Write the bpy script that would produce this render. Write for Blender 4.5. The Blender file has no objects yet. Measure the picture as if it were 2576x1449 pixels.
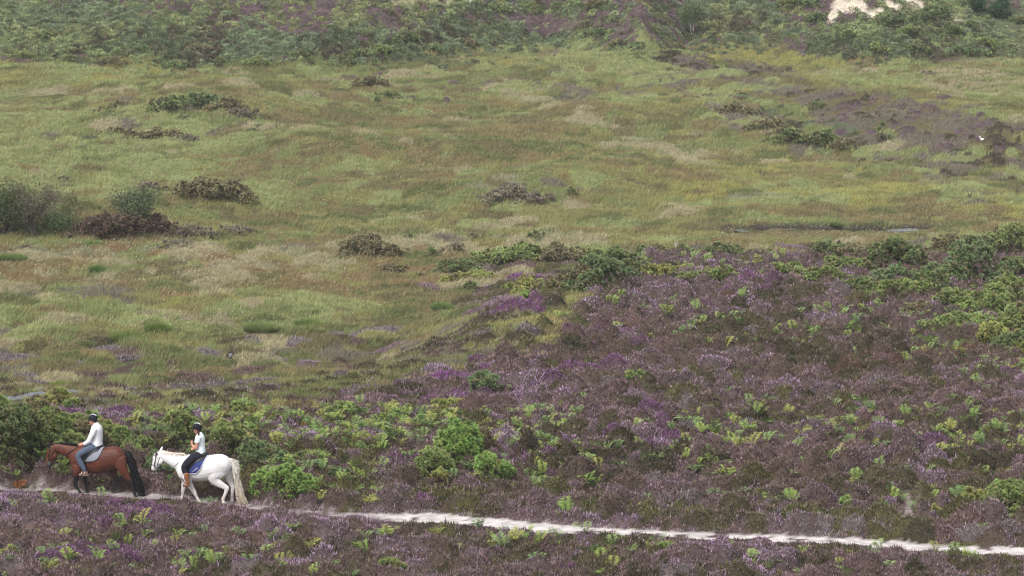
import bpy, math, random
import numpy as np
from mathutils import Vector, Matrix
random.seed(7)
RNG = np.random.default_rng(7)
S = bpy.context.scene
# ------------------------------------------------------------------ camera
CAM_H, PITCH, FPX = 27.5, math.radians(9.2), 10490.0      # FPX in 2576-wide photo units
cam_d = bpy.data.cameras.new('camera')
cam = bpy.data.objects.new('camera', cam_d)
S.collection.objects.link(cam)
cam.location = (0, 0, CAM_H)
cam.rotation_euler = (math.radians(90) - PITCH, 0, 0)
cam_d.sensor_width = 36.0
cam_d.lens = 36.0 * FPX / 2576.0
cam_d.clip_start = 1.0
cam_d.clip_end = 9000.0
cam_d.dof.use_dof = True
cam_d.dof.focus_distance = 132.0
cam_d.dof.aperture_fstop = 13.0
S.camera = cam
# ------------------------------------------------------------------ world, sun, exposure
SUN_EL, SUN_AZ = math.radians(52), math.radians(215)      # azimuth clockwise from +Y
W = bpy.data.worlds.new('World'); S.world = W; W.use_nodes = True
nt = W.node_tree; nt.nodes.clear()
sky = nt.nodes.new('ShaderNodeTexSky'); sky.sky_type = 'NISHITA'; sky.sun_disc = False
sky.sun_elevation = SUN_EL; sky.sun_rotation = SUN_AZ; sky.air_density = 1.0; sky.dust_density = 3.0
hs = nt.nodes.new('ShaderNodeHueSaturation'); hs.inputs['Saturation'].default_value = 0.28
bg = nt.nodes.new('ShaderNodeBackground'); bg.inputs['Strength'].default_value = 0.13
wo = nt.nodes.new('ShaderNodeOutputWorld')
nt.links.new(sky.outputs[0], hs.inputs['Color']); nt.links.new(hs.outputs[0], bg.inputs[0]); nt.links.new(bg.outputs[0], wo.inputs[0])
sd = bpy.data.lights.new('sun', 'SUN'); sd.energy = 1.75; sd.angle = math.radians(16); sd.color = (1.0, 0.965, 0.91)
sun = bpy.data.objects.new('sun', sd); S.collection.objects.link(sun)
sdir = Vector((math.sin(SUN_AZ) * math.cos(SUN_EL), math.cos(SUN_AZ) * math.cos(SUN_EL), math.sin(SUN_EL)))
sun.rotation_euler = (-sdir).to_track_quat('-Z', 'Y').to_euler()
S.view_settings.view_transform = 'Standard'
S.view_settings.look = 'None'
S.view_settings.gamma = 1.0
S.view_settings.exposure = 0.52
S.cycles.max_bounces = 5
S.cycles.diffuse_bounces = 2
S.cycles.pixel_filter_type = 'BLACKMAN_HARRIS'
S.cycles.filter_width = 1.2
# ------------------------------------------------------------------ helpers
def lin(c, g=1.0):
    c = np.asarray(c, float) / 255.0
    return np.where(c <= 0.04045, c / 12.92, ((c + 0.055) / 1.055) ** 2.4) * g
def link(o, parent=None):
    S.collection.objects.link(o)
    if parent is not None: o.parent = parent
    return o
def tag(o, label=None, cat=None, group=None, kind=None):
    if label: o['label'] = label
    if cat: o['category'] = cat
    if group: o['group'] = group
    if kind: o['kind'] = kind
    return o
def empty(name, loc=(0, 0, 0), rz=0.0):
    o = bpy.data.objects.new(name, None); o.empty_display_size = 0.3
    S.collection.objects.link(o); o.location = loc; o.rotation_euler = (0, 0, rz)
    return o
def np_mesh(name, V, F, col=None, smooth=False):
    """V (n,3); F (m,k) faces of one size, or list of such arrays; col (n,3) linear vertex colour"""
    me = bpy.data.meshes.new(name)
    if not isinstance(F, list): F = [F]
    F = [np.asarray(f, np.int32) for f in F if len(f)]
    V = np.asarray(V, np.float32)
    me.vertices.add(len(V)); me.vertices.foreach_set('co', V.ravel())
    loops = np.concatenate([f.ravel() for f in F])
    tot = np.concatenate([np.full(len(f), f.shape[1], np.int32) for f in F])
    start = np.concatenate([[0], np.cumsum(tot)[:-1]]).astype(np.int32)
    me.loops.add(len(loops)); me.loops.foreach_set('vertex_index', loops.astype(np.int32))
    me.polygons.add(len(tot)); me.polygons.foreach_set('loop_start', start)
    me.polygons.foreach_set('loop_total', tot)
    if smooth: me.polygons.foreach_set('use_smooth', np.ones(len(tot), bool))
    me.update(calc_edges=True)
    if col is not None: set_col(me, col)
    return me
def set_col(me, col):
    a = me.color_attributes.new('Col', 'FLOAT_COLOR', 'POINT')
    c = np.ones((len(me.vertices), 4), np.float32); c[:, :3] = col
    a.data.foreach_set('color', c.ravel())
def mesh_obj(name, me, mat, parent=None):
    o = bpy.data.objects.new(name, me)
    if mat: me.materials.append(mat)
    return link(o, parent)
def mat_col(name, rough=0.85, spec=0.15, noise=0.0, nscale=8.0, transl=0.0, sheen=0.0):
    m = bpy.data.materials.new(name); m.use_nodes = True; t = m.node_tree; b = t.nodes['Principled BSDF']
    a = t.nodes.new('ShaderNodeAttribute'); a.attribute_name = 'Col'
    out = a.outputs['Color']
    if noise > 0:
        tc = t.nodes.new('ShaderNodeTexCoord'); n = t.nodes.new('ShaderNodeTexNoise'); n.inputs['Scale'].default_value = nscale
        n.inputs['Detail'].default_value = 6
        t.links.new(tc.outputs['Object'], n.inputs['Vector'])
        mr = t.nodes.new('ShaderNodeMapRange'); mr.inputs['From Min'].default_value = 0.3; mr.inputs['From Max'].default_value = 0.7
        mr.inputs['To Min'].default_value = 1 - noise; mr.inputs['To Max'].default_value = 1 + noise
        t.links.new(n.outputs[0], mr.inputs['Value'])
        mx = t.nodes.new('ShaderNodeVectorMath'); mx.operation = 'SCALE'
        t.links.new(out, mx.inputs[0]); t.links.new(mr.outputs[0], mx.inputs['Scale']); out = mx.outputs[0]
    t.links.new(out, b.inputs['Base Color'])
    b.inputs['Roughness'].default_value = rough; b.inputs['Specular IOR Level'].default_value = spec
    if sheen: b.inputs['Sheen Weight'].default_value = sheen
    if transl > 0:
        tr = t.nodes.new('ShaderNodeBsdfTranslucent'); mxs = t.nodes.new('ShaderNodeMixShader'); mxs.inputs[0].default_value = transl
        t.links.new(out, tr.inputs['Color'])
        t.links.new(b.outputs[0], mxs.inputs[1]); t.links.new(tr.outputs[0], mxs.inputs[2])
        t.links.new(mxs.outputs[0], t.nodes['Material Output'].inputs['Surface'])
    return m
def mat_flat(name, col, rough=0.7, spec=0.2, metal=0.0, noise=0.12, nscale=25.0, bump=0.0):
    m = bpy.data.materials.new(name); m.use_nodes = True; t = m.node_tree; b = t.nodes['Principled BSDF']
    tc = t.nodes.new('ShaderNodeTexCoord'); n = t.nodes.new('ShaderNodeTexNoise'); n.inputs['Scale'].default_value = nscale
    n.inputs['Detail'].default_value = 5
    t.links.new(tc.outputs['Object'], n.inputs['Vector'])
    r = t.nodes.new('ShaderNodeValToRGB'); c = np.array(lin(col))
    r.color_ramp.elements[0].position = 0.3; r.color_ramp.elements[1].position = 0.7
    r.color_ramp.elements[0].color = (*(c * (1 - noise)), 1); r.color_ramp.elements[1].color = (*np.minimum(c * (1 + noise), 1), 1)
    t.links.new(n.outputs[0], r.inputs[0]); t.links.new(r.outputs[0], b.inputs['Base Color'])
    b.inputs['Roughness'].default_value = rough; b.inputs['Specular IOR Level'].default_value = spec; b.inputs['Metallic'].default_value = metal
    if bump:
        bp = t.nodes.new('ShaderNodeBump'); bp.inputs['Strength'].default_value = bump; bp.inputs['Distance'].default_value = 0.01
        t.links.new(n.outputs[0], bp.inputs['Height']); t.links.new(bp.outputs[0], b.inputs['Normal'])
    return m
M_LEAF = mat_col('foliage', 0.8, 0.12, transl=0.1)
M_HEATH = mat_col('heather_sprigs', 0.9, 0.08, transl=0.05)
M_GRASS = mat_col('grass_blades', 0.85, 0.12, transl=0.18)
M_GROUND = mat_col('peaty_ground', 0.95, 0.05, noise=0.3, nscale=3.0)
M_BARK = mat_col('bark', 0.9, 0.1, noise=0.2, nscale=20.0)
M_FLUFF = mat_flat('cotton_fluff', (238, 236, 228), 0.9, 0.1, noise=0.03)

# ------------------------------------------------------------------ noise (numpy value noise)
def lattice(seed): return np.random.default_rng(seed).random((256, 256)).astype(np.float32)
LAT = [lattice(100 + i) for i in range(8)]
def vnoise(x, y, k=0):
    L = LAT[k % 8]; x = np.asarray(x, float) + 1000.37 * (k + 1); y = np.asarray(y, float) + 777.11 * (k + 1)
    xi = np.floor(x).astype(int); yi = np.floor(y).astype(int); fx = x - xi; fy = y - yi
    fx = fx * fx * (3 - 2 * fx); fy = fy * fy * (3 - 2 * fy)
    a = L[yi & 255, xi & 255]; b = L[yi & 255, (xi + 1) & 255]; c = L[(yi + 1) & 255, xi & 255]; d = L[(yi + 1) & 255, (xi + 1) & 255]
    return (a * (1 - fx) + b * fx) * (1 - fy) + (c * (1 - fx) + d * fx) * fy
def fbm(x, y, k=0, o=3):
    s = 0; a = 0.5; t = 0
    for i in range(o):
        s = s + a * vnoise(x * 2 ** i, y * 2 ** i, k + i); t += a; a *= 0.5
    return s / t
def sstep(e0, e1, x):
    t = np.clip((x - e0) / (e1 - e0), 0, 1); return t * t * (3 - 2 * t)
# ------------------------------------------------------------------ terrain
BOG = -10.0
def flat_hit(px, row, z):
    """world x,y where the view line through photo point (px,row) meets the level z"""
    dz = -math.sin(PITCH) - (row - 724.5) / FPX * math.cos(PITCH)
    dy = math.cos(PITCH) - (row - 724.5) / FPX * math.sin(PITCH)
    t = (z - CAM_H) / dz
    return (px - 1288) / FPX * t, dy * t
HUM = []          # low hummocks on the bog: x, y, rx, ry, height
for px, row, rw, h in [(520, 300, 9, 1.1), (330, 330, 6, .8), (560, 505, 8, .8), (930, 235, 5, .8), (1320, 500, 6, .7), (2480, 645, 6, .8),
                       (1900, 225, 9, 1.2), (2150, 290, 9, 1.3), (2400, 350, 9, 1.4), (2060, 350, 6, .8), (2560, 380, 9, 1.5), (1750, 170, 7, 1.0),
                       (2450, 480, 7, .7), (1500, 310, 7, .6), (200, 590, 5, .4), (60, 585, 6, .5), (1650, 370, 6, .5)]:
    x, y = flat_hit(px, row, BOG); HUM.append((x, y, rw, rw * 0.9, h))
def foot(x):      # y of the foot of the far hill
    return np.interp(x, [-60, -44, -30, -16, -8, -2, 3, 7, 11, 15, 20, 30, 42, 60], [341, 342, 340, 341, 346, 353, 358, 350, 345, 356, 353, 348, 351, 351])
def T(x, y):
    x = np.asarray(x, float); y = np.asarray(y, float)
    xe = x * 165.0 / np.maximum(y, 60)
    e = np.interp(xe, [-14, -7, -3, 0, 3, 6, 20], [146, 148, 151, 159, 178, 187, 184])
    w = np.interp(xe, [-14, -7, -3, 0, 3, 6, 20], [48, 54, 78, 84, 60, 40, 34])
    zh = -0.033 * np.clip(y - 132, 0, 400) + 0.25 * (fbm(x / 7, y / 9, 1, 2) - 0.5) * sstep(132, 140, y)
    zb = BOG + 0.5 * (fbm(x / 22, y / 30, 2, 2) - 0.5) * sstep(190, 215, y) + 2.2 * (fbm(x / 15, y / 17, 6, 2) - 0.5) * sstep(238, 262, y)
    s = sstep(0, 1, (y - e) / w)
    z = zh * (1 - s) + zb * s
    for hx, hy, rx, ry, h in HUM:
        z = z + h * np.exp(-(((x - hx) / rx) ** 2 + ((y - hy) / ry) ** 2))
    d = np.clip(y - foot(x), 0, None)
    hill = 0.30 * d - 0.0006 * d * d + 0.6 * (fbm(x / 6, y / 6, 3, 2) - 0.5) * sstep(0, 6, d)
    hill = np.where(d > 250, 0.30 * 250 - 0.0006 * 62500 + 4 * np.sin((d - 250) / 130), hill)
    return z + hill
def project(x, y, z):
    dz = z - CAM_H; c, s = math.cos(PITCH), math.sin(PITCH)
    dep = y * c - dz * s; up = y * s + dz * c
    return 1288 + FPX * x / dep, 724.5 - FPX * up / dep
YS = np.arange(100, 700, 0.25)
def hit(px, row):
    """world point of the ground seen at photo point (px,row)"""
    c, s = math.cos(PITCH), math.sin(PITCH); v = (row - 724.5) / FPX
    dy = c - v * s; dz = -s - v * c
    t = YS / dy; x = (px - 1288) / FPX * t; z = CAM_H + dz * t
    below = np.nonzero(T(x, YS) >= z)[0]
    i = below[0] if len(below) else len(YS) - 1
    return float(x[i]), float(YS[i])
# ------------------------------------------------------------------ path
PATH = [(-300, 1226, .5), (100, 1232, .3), (250, 1240, .42), (350, 1246, .5), (450, 1252, .52), (600, 1268, .45), (700, 1284, .42), (850, 1294, .42), (980, 1301, .65), (1080, 1303, .9), (1200, 1313, .9),
        (1350, 1326, .85), (1500, 1336, .7), (1650, 1342, .6), (1800, 1348, .65), (2000, 1355, .7), (2150, 1363, .75), (2270, 1372, .7),
        (2400, 1380, .6), (2576, 1386, .65), (2900, 1396, .65)]
pw = [(*flat_hit(p, r, 0.0), w * .86) for p, r, w in PATH]
PX = np.array([p[0] for p in pw]); PY = np.array([p[1] for p in pw]); PW = np.array([p[2] for p in pw])
def path_d(x, y):
    """signed distance to the path's middle over its half width (<1 on the sand)"""
    yc = np.interp(x, PX, PY); w = np.interp(x, PX, PW) * (0.8 + 0.4 * vnoise(x / 1.3, x * 0 + 3, 5))
    return (y - yc) / w
side_pts = [flat_hit(p, r, 0.0) for p, r in [(2285, 1335), (2283, 1300), (2292, 1275), (2280, 1255)]]
def side_d(x, y):
    d = np.full(np.shape(x), 9.0)
    for (ax, ay), (bx, by) in zip(side_pts[:-1], side_pts[1:]):
        t = np.clip(((x - ax) * (bx - ax) + (y - ay) * (by - ay)) / ((bx - ax) ** 2 + (by - ay) ** 2), 0, 1)
        d = np.minimum(d, np.hypot(x - ax - t * (bx - ax), y - ay - t * (by - ay)))
    return d / 0.22
# ------------------------------------------------------------------ water
WATER = []        # centre x, y, radii, angle
for px, row, rx, ry, an in [(14, 1006, .5, .6, 0.0), (60, 1004, .42, 1.3, -0.4), (80, 988, .25, .9, -0.3), (325, 918, .4, .9, 0), (581, 895, .16, 1.6, 0.1), (165, 992, .5, .8, 0),
                            (1890, 580, 1.1, .9, 0), (2013, 578, .9, .8, 0), (2095, 579, 2.6, .5, 0), (2200, 581, 2.4, .6, 0), (2285, 579, 1.4, .8, 0), (1950, 577, 1.6, .4, 0)]:
    x, y = hit(px, row); WATER.append((x, y, rx, ry, an))
def water_d(x, y, g=1.0):
    d = np.full(np.shape(x), 9.0)
    for wx, wy, rx, ry, an in WATER:
        u = (x - wx) * math.cos(an) + (y - wy) * math.sin(an); v = -(x - wx) * math.sin(an) + (y - wy) * math.cos(an)
        d = np.minimum(d, np.sqrt((u / rx) ** 2 + (v / ry) ** 2))
    return d
# ------------------------------------------------------------------ cover map: kinds and colours
# palette: (tip colour, stem colour, height, kind) ; kinds: 0 heather 1 grass 2 bracken/gorse cover
PAL = {
 'mauve':   ((152, 122, 140), (90, 76, 72), 0), 'brown': ((126, 106, 98), (84, 70, 60), 0), 'olive': ((104, 98, 68), (74, 68, 48), 0),
 'dkgreen': ((86, 84, 58), (62, 58, 42), 0), 'lilac': ((178, 144, 178), (96, 82, 80), 0), 'grey': ((146, 136, 144), (104, 92, 90), 0),
 'magenta': ((150, 92, 152), (92, 64, 78), 0), 'pinkbr': ((146, 118, 122), (92, 74, 68), 0), 'rust': ((128, 98, 78), (86, 66, 54), 0),
 'mossy': ((112, 112, 62), (80, 78, 46), 0), 'bell': ((160, 80, 168), (98, 62, 86), 0),
 'gy': ((150, 148, 88), (112, 108, 66), 1), 'gg': ((132, 146, 88), (98, 108, 64), 1), 'gl': ((160, 172, 112), (118, 132, 80), 1), 'go': ((144, 124, 86), (104, 90, 62), 1),
 'gs': ((186, 174, 148), (140, 128, 102), 1), 'gb': ((122, 110, 80), (88, 80, 56), 1), 'gd': ((104, 116, 68), (76, 84, 48), 1), 'gyy': ((166, 162, 84), (124, 120, 62), 1),
 'gr': ((154, 122, 90), (116, 92, 68), 1), 'gh': ((128, 118, 106), (92, 86, 72), 1), 'ggy': ((150, 152, 130), (114, 114, 92), 1),
 'br': ((140, 158, 100), (96, 108, 66), 2), 'bb': ((122, 142, 108), (84, 98, 70), 2), 'by': ((150, 158, 100), (102, 106, 66), 2), 'bd': ((92, 106, 74), (62, 68, 48), 2), 'bk': ((100, 96, 74), (70, 62, 50), 2),
 'bp': ((130, 108, 116), (94, 78, 76), 2), 'bpp': ((138, 108, 134), (92, 74, 80), 2), 'bt': ((190, 170, 130), (150, 130, 100), 2), 'bgp': ((134, 128, 126), (100, 94, 88), 2), 'bf': ((176, 172, 132), (148, 142, 108), 2),
}
KEYS = list(PAL); KI = {k: i for i, k in enumerate(KEYS)}
def soft(c, a=.22):
    c = np.asarray(c, float); g = c @ np.array([.3, .59, .11]); return c * (1 - a) + g * a
MEAN = {0: (110, 96, 90), 1: (142, 138, 92), 2: (122, 126, 98)}; PULL = {0: .12, 1: .34, 2: .36}
def toned(k, i):
    c = np.asarray(soft(PAL[k][i], .3 if k in ('bell', 'magenta') else .16)); kd = PAL[k][2]; a = PULL[kd] * (0 if k in ('bell', 'magenta', 'bt', 'bf', 'bpp', 'bp', 'gh', 'lilac', 'bk') else 1)
    m = np.asarray(MEAN[kd], float) * (1 if i == 0 else .78)
    if kd == 1 and i == 1: c = c * .6 + np.asarray(soft(PAL[k][0], .16)) * .36
    return lin(c * (1 - a) + m * a)
TIP = np.array([toned(k, 0) for k in KEYS]); STEM = np.array([toned(k, 1) for k in KEYS]); KIND = np.array([PAL[k][2] for k in KEYS])
BASE = {   # base mixtures per zone
 'heath': dict(mauve=3.6, brown=3.2, olive=1.9, dkgreen=1.5, lilac=.6, grey=.15, magenta=.14, pinkbr=1.8, rust=.02, mossy=.6),
 'bog': dict(gy=2.4, gg=1.7, go=1.5, gb=1.2, gd=.7, gs=.3, gh=.08, gl=.4),
 'mix': dict(gb=1.4, gy=1.0, gd=1.3, brown=1.2, gh=1.2, gg=1.3, olive=1.0, grey=.6, gs=.5, mossy=.8, dkgreen=.6),
 'hill': dict(br=1.2, bb=1.1, bd=1.5, bk=1.3, bp=.8, by=.5),
}
# patches painted by plant kind: (px,row,rx,ry,slope,strength,{mix})
TINT = [
 # bog and valley
 (480, 690, 620, 42, 0, 6, dict(go=2, gr=2, gb=1, gs=.5)), (420, 645, 520, 13, 0, 9, dict(gs=3, ggy=1)), (1250, 618, 330, 16, 0, 7, dict(gs=2, ggy=2, gh=.5)),
 (760, 680, 230, 14, 0, 5, dict(gs=2, go=1)), (150, 745, 200, 10, .05, 5, dict(gs=1, gh=1)), (520, 815, 260, 26, 0, 6, dict(gl=1.5, gs=1.5, gg=1)), (130, 800, 150, 40, 0, 4, dict(gg=2, gl=1, gs=.6)),
 (700, 770, 260, 16, 0, 5, dict(gyy=1.5, gy=1.5, gl=.5)), (330, 840, 120, 20, 0, 7, dict(gd=3, gg=1)), (640, 835, 90, 18, 0, 6, dict(gd=2, gg=1)), (720, 790, 120, 16, 0, 4, dict(gg=1, gl=1)),
 (120, 400, 330, 90, 0, 5, dict(gl=3, gg=1.5)), (560, 430, 300, 46, 0, 3, dict(gl=2, gg=2)), (660, 500, 90, 22, 0, 8, dict(gl=3, gg=1)), (450, 330, 250, 60, 0, 5, dict(gl=2, gg=1, bd=1, gh=1)),
 (150, 190, 260, 24, 0, 3, dict(gyy=1, gl=1, gy=1)), (900, 190, 500, 20, 0, 3, dict(gg=1, gb=1, gd=1)), (650, 235, 200, 18, 0, 3, dict(go=2, gb=1)), (950, 240, 140, 36, 0, 5, dict(gl=1.5, gg=1, bp=.7, bd=.6)),
 (1100, 195, 90, 9, 0, 7, dict(gs=2, gl=1)), (1150, 340, 420, 80, 0, 3.5, dict(go=1.7, gb=2, gd=.6)), (820, 420, 260, 60, 0, 2.5, dict(go=1.6, gb=1)), (1560, 342, 190, 8, .385, 60, dict(gs=3, ggy=1)), (1455, 290, 30, 5, .2, 20, dict(gs=1, gl=1)), (1700, 390, 60, 5, .2, 20, dict(gs=2)), (1180, 320, 60, 4, -.3, 9, dict(gs=2)),
 (1500, 190, 220, 60, 0, 4, dict(gl=1.5, gg=1, gh=.5)), (1350, 160, 200, 30, 0, 3, dict(gyy=.7, go=1, gg=1)), (1350, 480, 160, 30, 0, 6, dict(gl=1, gg=1, gh=1, ggy=.6)), (1290, 485, 60, 20, 0, 9, dict(bk=1, bp=1, gh=1)),
 (2200, 505, 330, 30, .08, 7, dict(gyy=3, gy=1)), (1750, 460, 350, 50, 0, 3, dict(gyy=1, gy=1.5, go=1)), (1990, 500, 110, 24, 0, 5, dict(gl=1.4, ggy=1)), (1850, 145, 200, 16, .1, 7, dict(gyy=2, gy=1.5)),
 (2100, 545, 500, 14, 0, 4, dict(go=1.5, gb=1.5)), (2420, 540, 260, 22, .1, 4, dict(gb=2, go=1.5)), (1900, 610, 400, 18, 0, 4, dict(gg=1, go=1, gy=1)), (2050, 637, 200, 14, 0, 5, dict(gyy=1, go=1, gs=.5)),
 (2400, 645, 200, 22, 0, 5, dict(gy=1, go=1, gg=1)), (2480, 618, 130, 14, 0, 6, dict(gl=1, gd=1, gg=1)),
 # heather ridge across the valley on the right
 (1880, 205, 280, 20, .33, 40, dict(gh=1.4, bp=2, bk=1.2, gl=.5)), (2150, 275, 240, 24, .33, 40, dict(bp=3, bk=1.2, gh=1, gb=.6, gl=.2)), (2420, 345, 300, 42, .22, 60, dict(bp=3, bpp=.8, gh=1, gb=.5, bk=.8)), (1960, 215, 120, 10, .33, 30, dict(bp=2, bk=1, gb=1)),
 (2040, 330, 150, 42, .35, 12, dict(bd=1.6, bk=1.6, br=.6, bb=.6, gl=.5)), (1830, 270, 160, 36, .4, 9, dict(gl=1, gh=1, bk=.7, bd=.6)), (2480, 460, 200, 60, .2, 6, dict(gd=1, gh=1, bk=.8, gl=.6)),
 (2250, 220, 300, 22, 0, 4, dict(gy=1, gg=1, gl=.6)), (2480, 230, 150, 28, .1, 5, dict(gs=1, gl=1, gg=.6)), (2400, 400, 300, 40, .1, 4, dict(gh=1, gg=1, gl=.6, bk=.4)),
 # far hill
 (110, 60, 260, 90, 0, 7, dict(br=3, bb=2, by=1)), (600, 30, 420, 50, .05, 7, dict(bp=2.6, by=1.8, bpp=.5)), (560, 120, 520, 26, 0, 6, dict(bk=2, bd=2, bb=.7)), (1050, 110, 260, 50, 0, 8, dict(bd=3, bb=1.5, bk=1)),
 (900, 20, 160, 20, .1, 7, dict(bp=2, bpp=1, by=.6)), (1180, 75, 170, 30, .1, 5, dict(bb=1.5, bd=1, br=.5)), (1380, 68, 200, 22, .25, 9, dict(bp=2, bpp=1.4, by=.5)), (1330, 28, 230, 16, 0, 8, dict(bd=2, bb=1.4, br=1)),
 (1090, 6, 110, 9, 0, 30, dict(bf=4)), (1480, 3, 200, 7, 0, 25, dict(bpp=3, bp=1)), (1600, 45, 200, 22, 0, 7, dict(by=1, br=1, bp=.8, bpp=.6)), (1560, 105, 130, 30, 0, 7, dict(bb=2, bd=1, br=.6)), (1700, 120, 150, 30, 0, 7, dict(br=1, bd=1, bp=.7)),
 (1800, 75, 120, 30, 0, 6, dict(bp=1, bk=1, by=.6)), (1990, 60, 160, 56, 0, 7, dict(bp=2, by=1.4, bpp=.5, bd=.6)), (1980, 125, 90, 10, .2, 12, dict(bgp=2, bp=1)), (2250, 90, 170, 50, 0, 6, dict(br=2, bd=1.6, bb=1)),
 (2450, 80, 170, 50, .2, 8, dict(br=3, by=1, bb=.8)), (2400, 140, 200, 18, 0, 6, dict(bk=2, bd=1, bp=.7)), (2270, 22, 70, 18, .1, 14, dict(bt=2, br=.7)), (2370, 60, 30, 28, .5, 12, dict(bt=1.5, br=1)),
 (2510, 12, 120, 26, .28, 30, dict(bgp=3, bb=1.0, bp=.6)), (2060, 92, 150, 20, 0, 4, dict(br=1, bb=1)), (1800, 25, 130, 22, 0, 6, dict(bd=2, bb=1)),
 # near heath
 (130, 1046, 110, 12, 0, 9, dict(magenta=2, bell=1, lilac=.5)), (340, 1050, 90, 10, 0, 5, dict(magenta=1, pinkbr=1, lilac=1)), (1135, 955, 34, 9, 0, 22, dict(bell=2, magenta=1)), (1260, 785, 100, 18, 0, 4, dict(bell=.6, magenta=1, mauve=1.6, grey=.6)),
 (1335, 775, 26, 10, .3, 12, dict(bell=1, magenta=1)), (1500, 935, 60, 9, .1, 8, dict(magenta=1.5, bell=.3, lilac=1, mauve=1)), (1850, 918, 34, 7, .3, 20, dict(bell=2)), (1650, 670, 130, 22, 0, 6, dict(lilac=1.6, mauve=2)),
 (1850, 690, 150, 25, 0, 5, dict(lilac=1, mauve=2, magenta=.3)), (1700, 790, 200, 20, 0, 3.5, dict(magenta=.6, lilac=1, mauve=1)), (1330, 1180, 40, 14, 0, 6, dict(bell=1, magenta=1, brown=1)), (1290, 1000, 200, 30, 0, 2.5, dict(lilac=1, mauve=1, magenta=.3)),
 (2000, 1010, 70, 20, 0, 5, dict(lilac=2)), (1900, 870, 500, 30, 0, 2.5, dict(brown=2, dkgreen=1, olive=1)), (1350, 1010, 200, 40, 0, 2, dict(lilac=1, pinkbr=1)), (260, 1310, 200, 30, 0, 4, dict(lilac=1.4, magenta=.8, mauve=1)),
 (310, 1285, 34, 9, .2, 10, dict(bell=1, magenta=1)), (560, 1320, 220, 30, 0, 3, dict(lilac=1.3, mauve=1)), (200, 1430, 120, 16, 0, 6, dict(magenta=1.3, lilac=1)), (20, 1290, 40, 30, 0, 5, dict(magenta=1, lilac=1)),
 (1300, 1270, 900, 22, .06, 4, dict(olive=1.8, mossy=2.2, brown=1, grey=.4)), (1000, 1260, 200, 16, 0, 3, dict(mossy=2, pinkbr=1)), (2050, 1330, 500, 18, .04, 4, dict(olive=1, mossy=1.5, grey=.6, lilac=.5)), (2330, 1205, 60, 20, 0, 9, dict(lilac=2)), (2120, 1315, 60, 18, 0, 8, dict(lilac=2)),
 (1650, 1400, 900, 30, .02, 2.5, dict(mossy=1, mauve=1.3, lilac=.8, pinkbr=1)), (1690, 1130, 70, 14, 0, 7, dict(lilac=1, magenta=.6)), (1960, 1200, 160, 40, 0, 2.5, dict(brown=1, olive=.8, pinkbr=1)), (830, 985, 120, 18, 0, 4, dict(grey=2, brown=1)),
 (2200, 900, 400, 40, 0, 2, dict(brown=2, dkgreen=.6, rust=.2)), (500, 1160, 400, 60, 0, 3, dict(mossy=1, dkgreen=1.4, pinkbr=.6)), (1600, 1180, 250, 30, 0, 2.5, dict(brown=1, dkgreen=1.3, pinkbr=.6)), (700, 1110, 250, 50, 0, 3, dict(mauve=1, mossy=.7, pinkbr=1, lilac=.4)),
]
def mixrow(d):
    v = np.zeros(len(KEYS)); s = sum(d.values())
    for k, a in d.items(): v[KI[k]] = a / s
    return v
BM = {k: mixrow(v) for k, v in BASE.items()}; TM = [mixrow(t[6]) for t in TINT]
def heathness(px, row):
    """1 on the near heath, 0 on the bog, between in the mixed ground"""
    b = np.interp(px, [-400, 0, 300, 600, 800, 950, 1100, 1250, 1400, 1470, 1520, 3000], [1040, 1038, 1042, 1034, 1004, 974, 944, 905, 880, 785, 645, 600])
    h = sstep(-28, 22, row - b)
    for cx, cy, rx, ry, s in [(1250, 785, 120, 38, .95), (1300, 700, 260, 45, .9), (1180, 740, 60, 20, .5), (900, 700, 120, 10, .5), (820, 880, 60, 10, .5), (560, 870, 90, 12, .6), (680, 905, 160, 10, .5), (950, 900, 300, 40, .45), (300, 985, 400, 14, .4)]:
        h = np.maximum(h, s * np.exp(-(((px - cx) / rx) ** 2 + ((row - cy) / ry) ** 2) ** 2))
    return h
def hillrow(px): return np.interp(px, [-400, 0, 200, 420, 700, 1000, 1060, 1250, 1400, 1480, 1560, 1680, 1760, 1860, 2000, 2200, 2400, 3000], [165, 165, 168, 182, 178, 166, 142, 112, 94, 100, 128, 130, 105, 108, 138, 148, 140, 138])
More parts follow.
